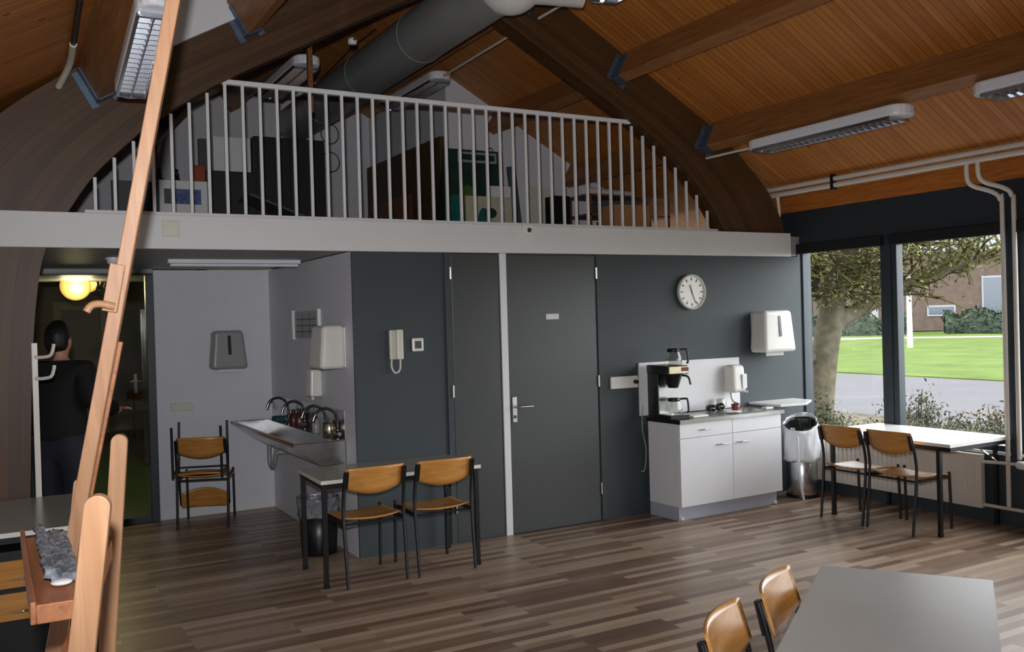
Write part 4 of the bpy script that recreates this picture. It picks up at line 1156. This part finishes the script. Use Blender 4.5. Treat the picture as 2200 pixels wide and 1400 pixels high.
# grey board with dark side
gb = thing('grey_screen', 'dark grey flat board standing at the left end of the loft', 'board', (1.2, 9.2, LZ))
obj('board', MB().box(-.19, .30, -.02, .02, 0, .61), 'grey_board', gb, bev=.004)
obj('dark_edge', MB().box(-.225, -.191, -.025, .025, 0, .61), 'black', gb)
pc = thing('framed_picture', 'pale framed picture with a blue view, leaning in the loft', 'picture', (1.575, 9.0, LZ))
obj('mount', MB().box(-.215, .215, -.010, .010, 0, .605), 'paper', pc, bev=.003)
obj('print', MB().box(-.175, .155, -.014, -.0105, .385, .525), 'blue', pc)
obj('print_dark', MB().box(-.173, -.08, -.017, -.0145, .385, .525), 'grey_board', pc)
tag(obj('figurine', MB().lathe([(.03, 0), (.03, .01), (.012, .02), (.02, .05), (.012, .075), (.018, .09), (0, .11)], n=12), 'black_plastic', loc=(1.37, 9.0, LZ + .606)), 'tiny dark figure on the picture frame, left one', 'figurine')
tag(obj('figurine', MB().lathe([(.03, 0), (.03, .01), (.012, .02), (.02, .05), (.012, .075), (.018, .09), (0, .11)], n=12), 'black_plastic', loc=(1.52, 9.0, LZ + .606)), 'tiny dark figure on the picture frame, right one', 'figurine')
bx('orange_panel', 'orange-red panel beside the picture in the loft', 'panel', 1.74, 1.86, 9.42, 9.46, .83, 'orange')
bx('dark_board', 'narrow black board standing behind the orange panel', 'panel', 1.905, 1.985, 9.95, 10.0, 1.2, 'grey_board')
lc = thing('low_cupboard', 'low black cupboard under the white board in the loft', 'cupboard', (2.13, 9.66, LZ))
obj('carcass', MB().box(-.26, .25, -.16, .2, 0, .80), 'dark_cab', lc, bev=.004)
obj('door', MB().box(-.255, .245, -.175, -.161, .01, .79), 'dark_cab', lc, bev=.004)
bx('white_board', 'white board standing on the low black cupboard', 'board', 2.0, 2.38, 9.70, 9.74, .385, 'melamine', z=LZ + .801)
tc_ = thing('tall_cabinet', 'tall black double cabinet in the middle of the loft', 'cabinet', (2.77, 9.78, LZ))
obj('carcass', MB().box(-.375, .375, -.16, .22, 0, 1.20), 'dark_cab', tc_, bev=.004)
for s in (-1, 1):
    d = obj('door', MB().box(min(s * .004, s * .37), max(s * .004, s * .37), -.178, -.161, .02, 1.19), 'dark_cab', tc_, bev=.004)
    obj('knob', MB().ball((s * .03, -.185, .60), .010, 8), 'steel', d)
sb = thing('sloping_board', 'grey sloping board leaning on the tall cabinet', 'board', (2.4, 9.2, LZ))
obj('sheet', MB().bar((-.22, 0, .50), (.42, 0, .26), .02, .5, (0, 0, 1)), 'grey_board', sb)
obj('stand', MB().box(-.05, .0, -.02, .02, 0, .41), 'black', sb)
for z, lab in ((4.33, 'thin wire ring on the gable wall, upper one'), (3.96, 'thin wire ring on the gable wall, lower one')):
    o = obj('wire_ring', MB().tube([(.12 * math.cos(2 * PI * i / 24), 0, .13 * math.sin(2 * PI * i / 24)) for i in range(25)], .008, 6, cap=False), 'grey_board', loc=(3.92, 11.735, z))
    tag(o, lab, 'ring', 'wire rings on the gable wall')
bp_ = thing('board_stack', 'large brown boards standing against the side of the white partition', 'boards', (4.40, 10.5, LZ))
obj('sheet', MB().box(.005, .060, -1.12, 1.2, 0, 1.30), 'loft_wood', bp_, bev=.004)
obj('sheet', MB().box(-.06, -.005, -1.0, .9, 0, .75), 'loft_shelf', bp_, bev=.004)
obj('sheet', MB().box(-.12, -.07, -1.15, -.6, 0, .95), 'loft_wood', bp_, bev=.004)
tag(obj('leaning_plank', MB().bar((4.28, 9.20, LZ), (4.45, 9.31, LZ + 1.05), .10, .02, (1, 0, 0)), 'dark_cab'), 'dark plank leaning at the corner of the white partition', 'plank')
# paintings
def painting(name, label, x, y, w, h, z0, mats, frame='dark_cab'):
    t = thing(name, label, 'painting', (x, y, z0))
    obj('canvas', MB().box(-w / 2, w / 2, 0, .03, 0, h), mats[0], t)
    for i, (a, b, c, d, m) in enumerate(mats[1:]):
        n = 18
        pts = [(-w / 2 + w * (a + (c / 2) * (1 + math.cos(2 * PI * k / n))), h * (b + (d / 2) * (1 + math.sin(2 * PI * k / n)))) for k in range(n)]
        obj('brush_patch', MB().prism(pts, 'y', -.002 - .002 * i, -.0005 - .002 * i), m, t)
    return t
M['deep_green'] = plain('deep_green_oil_paint', (20, 52, 42), .5, var=.4, scale=8)
M['teal_paint'] = plain('teal_oil_paint', (20, 92, 84), .5, var=.4, scale=8)
M['leaf_green'] = plain('leaf_green_oil_paint', (70, 100, 40), .5, var=.4, scale=8)
M['beige'] = plain('beige_canvas', (186, 180, 152), .7, var=.06)
painting('green_painting', 'large dark green abstract painting in front of the white partition', 4.70, 9.14, .74, 1.12, LZ, ['deep_green', (.0, .05, .35, .5, 'teal_paint'), (.22, .35, .3, .3, 'leaf_green'), (.05, .3, .2, .25, 'teal_paint'), (.46, .20, .4, .32, 'dark_cab')])
wf = thing('small_easel_frame', 'small pale wooden frame hung over the green painting', 'frame', (4.72, 9.10, LZ + .97))
fr2 = MB().box(-.24, .24, -.02, .0, .09, .115); fr2.box(-.24, .24, -.02, .0, 0, .025); fr2.box(-.24, -.215, -.02, .0, .025, .09); fr2.box(.215, .24, -.02, .0, .025, .09)
obj('bars', fr2, 'disp_grey', wf)
obj('wire', MB().tube([(.12, -.01, .10), (.17, -.01, .18), (.22, -.01, .10), (.19, -.01, .0), (.12, -.01, -.04)], .005, 6, 4), 'black', wf)
bx('white_canvas', 'small white canvas with a blue stripe behind the beige painting', 'canvas', 4.79, 5.05, 8.93, 8.955, .70, 'paper')
painting('beige_painting', 'beige painting with a teal bird shape, lowest in the row', 4.70, 8.80, .56, .56, LZ, ['beige', (.25, .30, .26, .48, 'teal_paint'), (.40, .58, .26, .20, 'deep_green')])
bx('slanted_board', 'dark slanted board at the right of the paintings', 'board', 5.26, 5.36, 9.18, 9.22, .98, 'grey_board').rotation_euler = (0, R(-6), 0)
bx('cream_panel', 'ribbed cream panel standing by the white partition', 'panel', 5.46, 5.76, 9.24, 9.30, .76, 'cream')
bx('black_box', 'small black box in the loft right of the cream panel', 'box', 5.47, 5.68, 8.7, 8.9, .59, 'dark_cab')
rk = thing('storage_rack', 'dark wooden storage rack at the right end of the loft', 'rack', (6.35, 8.7, LZ))
for s in (-1, 1):
    for y in (-.2, .2): obj('upright', MB().box(s * .55 - .02, s * .55 + .02, y - .02, y + .02, 0, .579), 'loft_shelf', rk)
for z in (.12, .36, .58): obj('shelf', MB().box(-.57, .57, -.22, .22, z, z + .02), 'loft_shelf', rk)
bx('cardboard_box', 'brown cardboard box at the loft edge behind the railing', 'box', 5.86, 6.33, 8.1, 8.35, .435, 'card')
def roll(x0, x1, y, z, r, label, dz=0):
    o = obj('paper_roll', MB().tube([(x0, y, z), (x1, y + .1, z + dz)], r, 14), 'paper')
    tag(o, label, 'paper roll', 'white rolls on the storage rack')
roll(5.80, 6.35, 8.60, LZ + .645, .042, 'white paper roll on the rack, left one')
roll(6.15, 6.62, 8.72, LZ + .650, .05, 'white paper roll on the rack, right one')
bx('dark_case', 'dark blue case lying on the storage rack shelf', 'case', 6.0, 6.5, 8.55, 8.8, .16, 'grey_board', z=LZ + .381)
bx('dark_case', 'black case on the lower shelf of the storage rack', 'case', 6.1, 6.7, 8.55, 8.8, .18, 'dark_cab', z=LZ + .141)

# ------------------------------------------------------------------ outside
GZ = -.10
def slab(name, poly, mat, z1, label, z0=-.3):
    return struct(name, MB().prism(poly, 'z', z0, z1), mat, label)
slab('ground', [(-60, -80), (120, -80), (120, 120), (-60, 120)], 'grass', -.16, 'grass around the building', -.4)
slab('planting_bed', [(7.46, -6), (12.5, -6), (14.8, 22), (7.46, 22)], 'soil', GZ, 'earth planting bed outside the windows')
slab('bounce_strip', [(7.46, -6), (8.0, -6), (8.0, 22), (7.46, 22)], 'bounce_pale', GZ + .01, 'added pale strip bouncing daylight indoors, along the window wall')  # unseen strip, added to throw daylight up onto the ceiling
slab('pavement_strip', [(12.5, -6), (15.0, -6), (17.0, 26), (14.8, 26)], 'asphalt', GZ - .02, 'pale pavement beyond the bushes')
slab('road', [(15.0, -10), (21.2, -10), (24.4, 40), (17.2, 40)], 'asphalt', GZ - .03, 'grey road across the view')
slab('lawn', [(21.5, -10), (60, -10), (60, 60), (24.8, 60)], 'grass', GZ, 'green lawn beyond the road')
slab('path', [(42.0, 51), (57.0, 29.0), (60.0, 30.0), (44.0, 54)], 'paving', GZ + .01, 'pale footpath across the lawn')
slab('path', [(37.0, 44), (48.0, 40.2), (48.3, 40.8), (37.6, 45.2)], 'paving', GZ + .01, 'narrow pale path branch near the tree')

def leaves(name, pts, size, mat, parent, seed, flat=.4):
    rnd = random.Random(seed); mb = MB()
    for p in pts:
        a = rnd.random() * 2 * PI; t = (rnd.random() - .5) * 2.2; s = size * (.6 + .8 * rnd.random())
        u = Vector((math.cos(a) * math.cos(t), math.sin(a) * math.cos(t), math.sin(t)))
        v = u.cross(Vector((rnd.random() - .5, rnd.random() - .5, rnd.random() + .1))).normalized()
        p = Vector(p)
        mb.add([p - u * s, p + v * s * flat, p + u * s, p - v * s * flat], [(0, 1, 2, 3)])
    return obj(name, mb, mat, parent)

# the tree
tr_ = thing('tree', 'mossy spreading tree right outside the far window', 'tree', (9.3, 8.5, GZ))
TO = Vector((9.3, 8.5, GZ))
def T(p): return tuple(Vector(p) - TO)
obj('trunk', MB().tube([T(p) for p in ((9.27, 8.53, -.15), (9.30, 8.51, .4), (9.36, 8.49, .9), (9.42, 8.46, 1.35), (9.50, 8.43, 1.75), (9.53, 8.41, 2.0))], [.215, .195, .18, .17, .165, .15], 18, 4).ball(T((9.25, 8.55, 1.22)), .12, 12, 1, 1, .8), 'bark', tr_)
rt = random.Random(11)
limb_defs = [
    [(9.50, 8.42, 1.62), (9.70, 8.32, 1.76), (10.06, 8.12, 1.95), (10.55, 7.85, 2.20), (11.1, 7.5, 2.42), (11.8, 7.1, 2.55)],
    [(9.52, 8.41, 1.95), (9.62, 8.36, 2.15), (9.82, 8.26, 2.42), (10.15, 8.08, 2.6), (10.7, 7.75, 2.75), (11.4, 7.4, 2.85)],
    [(9.52, 8.42, 1.95), (9.44, 8.46, 2.12), (9.20, 8.60, 2.30), (8.95, 8.85, 2.45), (8.6, 9.1, 2.5)],
    [(9.53, 8.41, 1.98), (9.60, 8.45, 2.3), (9.72, 8.5, 2.7), (9.9, 8.6, 3.2), (10.0, 8.8, 3.8)],
    [(9.52, 8.40, 1.95), (9.55, 8.2, 2.25), (9.75, 7.9, 2.6), (9.8, 7.4, 2.9), (9.9, 6.8, 3.1)],
    [(9.53, 8.41, 1.98), (9.8, 8.6, 2.2), (10.4, 8.8, 2.4), (11.0, 9.0, 2.55)],
    [(9.50, 8.42, 1.9), (9.2, 8.2, 2.2), (8.9, 7.7, 2.5), (8.7, 7.1, 2.7)]]
lm = MB(); tips = []
for L in limb_defs:
    n = len(L)
    lm.tube([T(p) for p in L], [.125 - .085 * i / (n - 1) for i in range(n)], 10, 4)
    for i in range(1, n):
        for k in range(2 if i == 1 else 6):
            t = rt.random(); a = Vector(L[i - 1]).lerp(Vector(L[i]), t)
            if a.z > 1.95 or i > 2: tips.append(a)
obj('limbs', lm, 'bark', tr_)
tw = MB(); spots = []
for a in tips:
    for q in range(3):
        d = Vector((rt.uniform(-1, 1), rt.uniform(-1, 1), rt.uniform(-.15, .8))).normalized()
        l = rt.uniform(.5, 1.2)
        b = a + d * l * .5 + Vector((0, 0, rt.uniform(-.08, .1))); c = b + (d + Vector((rt.uniform(-.6, .6), rt.uniform(-.6, .6), rt.uniform(-.7, .3)))).normalized() * l * .5
        tw.tube([T(a), T(b), T(c)], [.022, .014, .006], 5, 2, False)
        for m in range(30):
            t = rt.random()
            p = (a.lerp(b, t * 2) if t < .5 else b.lerp(c, t * 2 - 1)) + Vector((rt.gauss(0, .09), rt.gauss(0, .09), rt.gauss(0, .08)))
            spots.append(T(p))
        for m in range(3):
            e = b.lerp(c, rt.random()); f = e + Vector((rt.uniform(-.3, .3), rt.uniform(-.3, .3), rt.uniform(-.25, .2)))
            tw.tube([T(e), T(f)], [.009, .004], 4, 0, False)
tg = obj('twigs', tw, 'twig', tr_); tg['kind'] = 'stuff'
fo = leaves('foliage', spots, .024, 'bud', tr_, 4, .5); fo['kind'] = 'stuff'

# bushes in the bed
def bush(x, y, rx, ry, h, seed, label):
    t = thing('bush', label, 'bush', (x, y, GZ), 0, 'low grey-green bushes outside the windows')
    rnd = random.Random(seed); pts = []; st = MB()
    for i in range(26):
        a = rnd.random() * 2 * PI; r = math.sqrt(rnd.random())
        q = Vector((rx * r * math.cos(a), ry * r * math.sin(a), h * (.75 + .3 * rnd.random()) * (1 - .35 * r * r)))
        st.tube([(q.x * .3, q.y * .3, 0), (q.x * .7, q.y * .7, q.z * .6), tuple(q)], [.012, .008, .004], 5, 2, False)
        for m in range(190):
            k = rnd.random() ** .6
            pts.append((q.x * (.35 + .65 * k) + rnd.gauss(0, .07), q.y * (.35 + .65 * k) + rnd.gauss(0, .07), max(.02, q.z * k + rnd.gauss(0, .05))))
    obj('stems', st, 'twig', t)
    f = leaves('foliage', pts, .022, 'leaf', t, seed + 50, .45); f['kind'] = 'stuff'
bush(8.15, 7.45, .42, .5, .95, 21, 'grey-green bush at the foot of the tree')
bush(8.35, 6.35, .45, .5, 1.06, 22, 'grey-green bush left of the window mullion')
bush(8.45, 5.45, .45, .40, 1.08, 23, 'grey-green bush behind the middle of the window table')
bush(8.75, 4.65, .5, .38, 1.02, 24, 'grey-green bush behind the right end of the window table')
bush(9.7, 5.9, .6, .7, .80, 25, 'lower grey-green bush behind the front row')
bush(9.0, 3.5, .7, .7, .9, 26, 'grey-green bush cut by the right edge of the photo')

# far side of the lawn
def hedge(poly, h, seed, label):
    t = thing('hedge', label, 'hedge', (poly[0][0], poly[0][1], GZ), 0, 'dark hedges beyond the lawn')
    rnd = random.Random(seed); pts = []
    a = Vector(poly[0]); b = Vector(poly[1]); n = Vector((-(b - a).y, (b - a).x)).normalized()
    mb = MB(); L = (b - a).length
    def fn(u, v):
        an = v * PI; w = 1.2 + .35 * math.sin(u * 23 + seed) + .2 * math.sin(u * 61)
        p = a.lerp(b, u) + n * (w * math.cos(an)); z = (h * (1 + .15 * math.sin(u * 31 + seed) + .08 * math.sin(u * 77))) * math.sin(an)
        return (p.x - a.x, p.y - a.y, z)
    mb.grid(fn, 60, 10)
    o = obj('core', mb, 'hedge', t)
    for i in range(3500):
        q = fn(rnd.random(), rnd.random()); pts.append((q[0] + rnd.gauss(0, .08), q[1] + rnd.gauss(0, .08), q[2] + rnd.gauss(0, .1)))
    f = leaves('foliage', pts, .16, 'hedge', t, seed, .5); f['kind'] = 'stuff'
hedge([(47, 58), (58.5, 44.5)], 1.35, 2, 'dark hedge beyond the lawn, left part')
hedge([(60.2, 43.0), (69, 32)], 1.55, 3, 'dark hedge beyond the lawn, right part')
lp = thing('lamp_post', 'slim white street post on the lawn', 'street lamp', (38.95, 29.72, GZ))
obj('pole', MB().tube([(0, 0, 0), (0, 0, 3.45)], [.14, .11], 12), 'pale_metal', lp)
obj('head', MB().ball((0, 0, 3.5), .14, 12, 1, 1, .6), 'pale_metal', lp)
sp2 = thing('sign_post', 'tiny white sign on a post at the far edge of the lawn', 'sign post', (42.0, 40.5, GZ))
obj('post', MB().tube([(0, 0, 0), (0, 0, .9)], .05, 8), 'pale_metal', sp2)
obj('plate', MB().ball((0, 0, .95), .25, 12, 1, 1, .8), 'pale_metal', sp2)
# houses: local x along the facade, facing the room
def house(label, a, b, h, mat, wins, seed):
    a = Vector(a); b = Vector(b); rz = math.atan2((b - a).y, (b - a).x); L = (b - a).length
    t = thing('house', label, 'house', (a.x, a.y, GZ), rz)
    obj('wall', MB().box(0, L, 0, 8, 0, h), mat, t)
    obj('roof', MB().prism([(-.3, h), (8.3, h), (4, h + 3)], 'x', -.3, L + .3), 'grey_board', t)
    for x0, x1, z0, z1, m in wins:
        f = obj('window', MB().box(x0, x1, -.08, -.005, z0, z1), 'house_white', t)
        obj('pane', MB().box(x0 + .15, x1 - .15, -.11, -.082, z0 + .15, z1 - .15), m, f)
    return t
house('brown brick house far beyond the hedge', (61.0, 56.0), (76.0, 42.2), 6.5, 'brick', [(9.0, 11.2, 1.2, 2.1, 'house_glass'), (13.2, 16.0, 1.3, 4.4, 'house_glass'), (4.2, 5.2, .5, 3.4, 'house_white')], 1)
house('pale house seen behind the tree limb', (50.0, 66.0), (59.5, 57.4), 5.5, 'house_white', [(1.5, 3.0, 1.0, 3.0, 'house_glass'), (5.0, 6.5, 1.0, 3.0, 'house_glass'), (8.5, 10.5, .8, 3.2, 'house_glass')], 2)
def round_shrub(x, y, r, h, seed, label):
    t = thing('shrub', label, 'shrub', (x, y, GZ), 0, 'shrubs in front of the houses')
    rnd = random.Random(seed); pts = []
    obj('core', MB().ball((0, 0, h * .5), r * .85, 14, 1, 1, h * .5 / r), 'hedge', t)
    for i in range(2200):
        d = Vector((rnd.gauss(0, 1), rnd.gauss(0, 1), rnd.gauss(0, 1))).normalized() * rnd.uniform(.8, 1.05)
        pts.append((d.x * r, d.y * r, h * .5 + d.z * h * .5))
    f = leaves('foliage', pts, .15, 'hedge', t, seed, .5); f['kind'] = 'stuff'
round_shrub(42.0, 43.5, 1.6, 3.2, 31, 'tall dark shrub left of the tree trunk')
# far trees closing the view above the houses
def far_tree(x, y, h, seed, label):
    t = thing('tree', label, 'tree', (x, y, GZ), 0, 'bare trees behind the houses')
    rnd = random.Random(seed); mb = MB(); pts = []
    mb.tube([(0, 0, 0), (.1, 0, h * .4), (0, .1, h * .9)], [.25, .2, .05], 8, 3)
    for i in range(34):
        z = h * rnd.uniform(.25, .9); d = Vector((rnd.uniform(-1, 1), rnd.uniform(-1, 1), rnd.uniform(0, .8))).normalized() * h * .4
        a = Vector((0, 0, z)); b = a + d * .6 + Vector((0, 0, .2)); c = a + d
        mb.tube([a, b, c], [.07, .04, .012], 5, 2, False)
        for m in range(80):
            pts.append(a.lerp(c, rnd.uniform(.25, 1)) + Vector((rnd.gauss(0, .5), rnd.gauss(0, .5), rnd.gauss(0, .4))))
    obj('trunk', mb, 'bark', t)
    f = leaves('foliage', pts, .15, 'bud', t, seed, .45); f['kind'] = 'stuff'
far_tree(82, 66, 13, 41, 'bare pale tree rising behind the brown brick house')
far_tree(92, 50, 13, 42, 'bare pale tree behind the right end of the brick house')
far_tree(58, 74, 12, 43, 'bare pale tree behind the pale house')
far_tree(46, 74, 12, 44, 'bare pale tree at the left of the pale house')
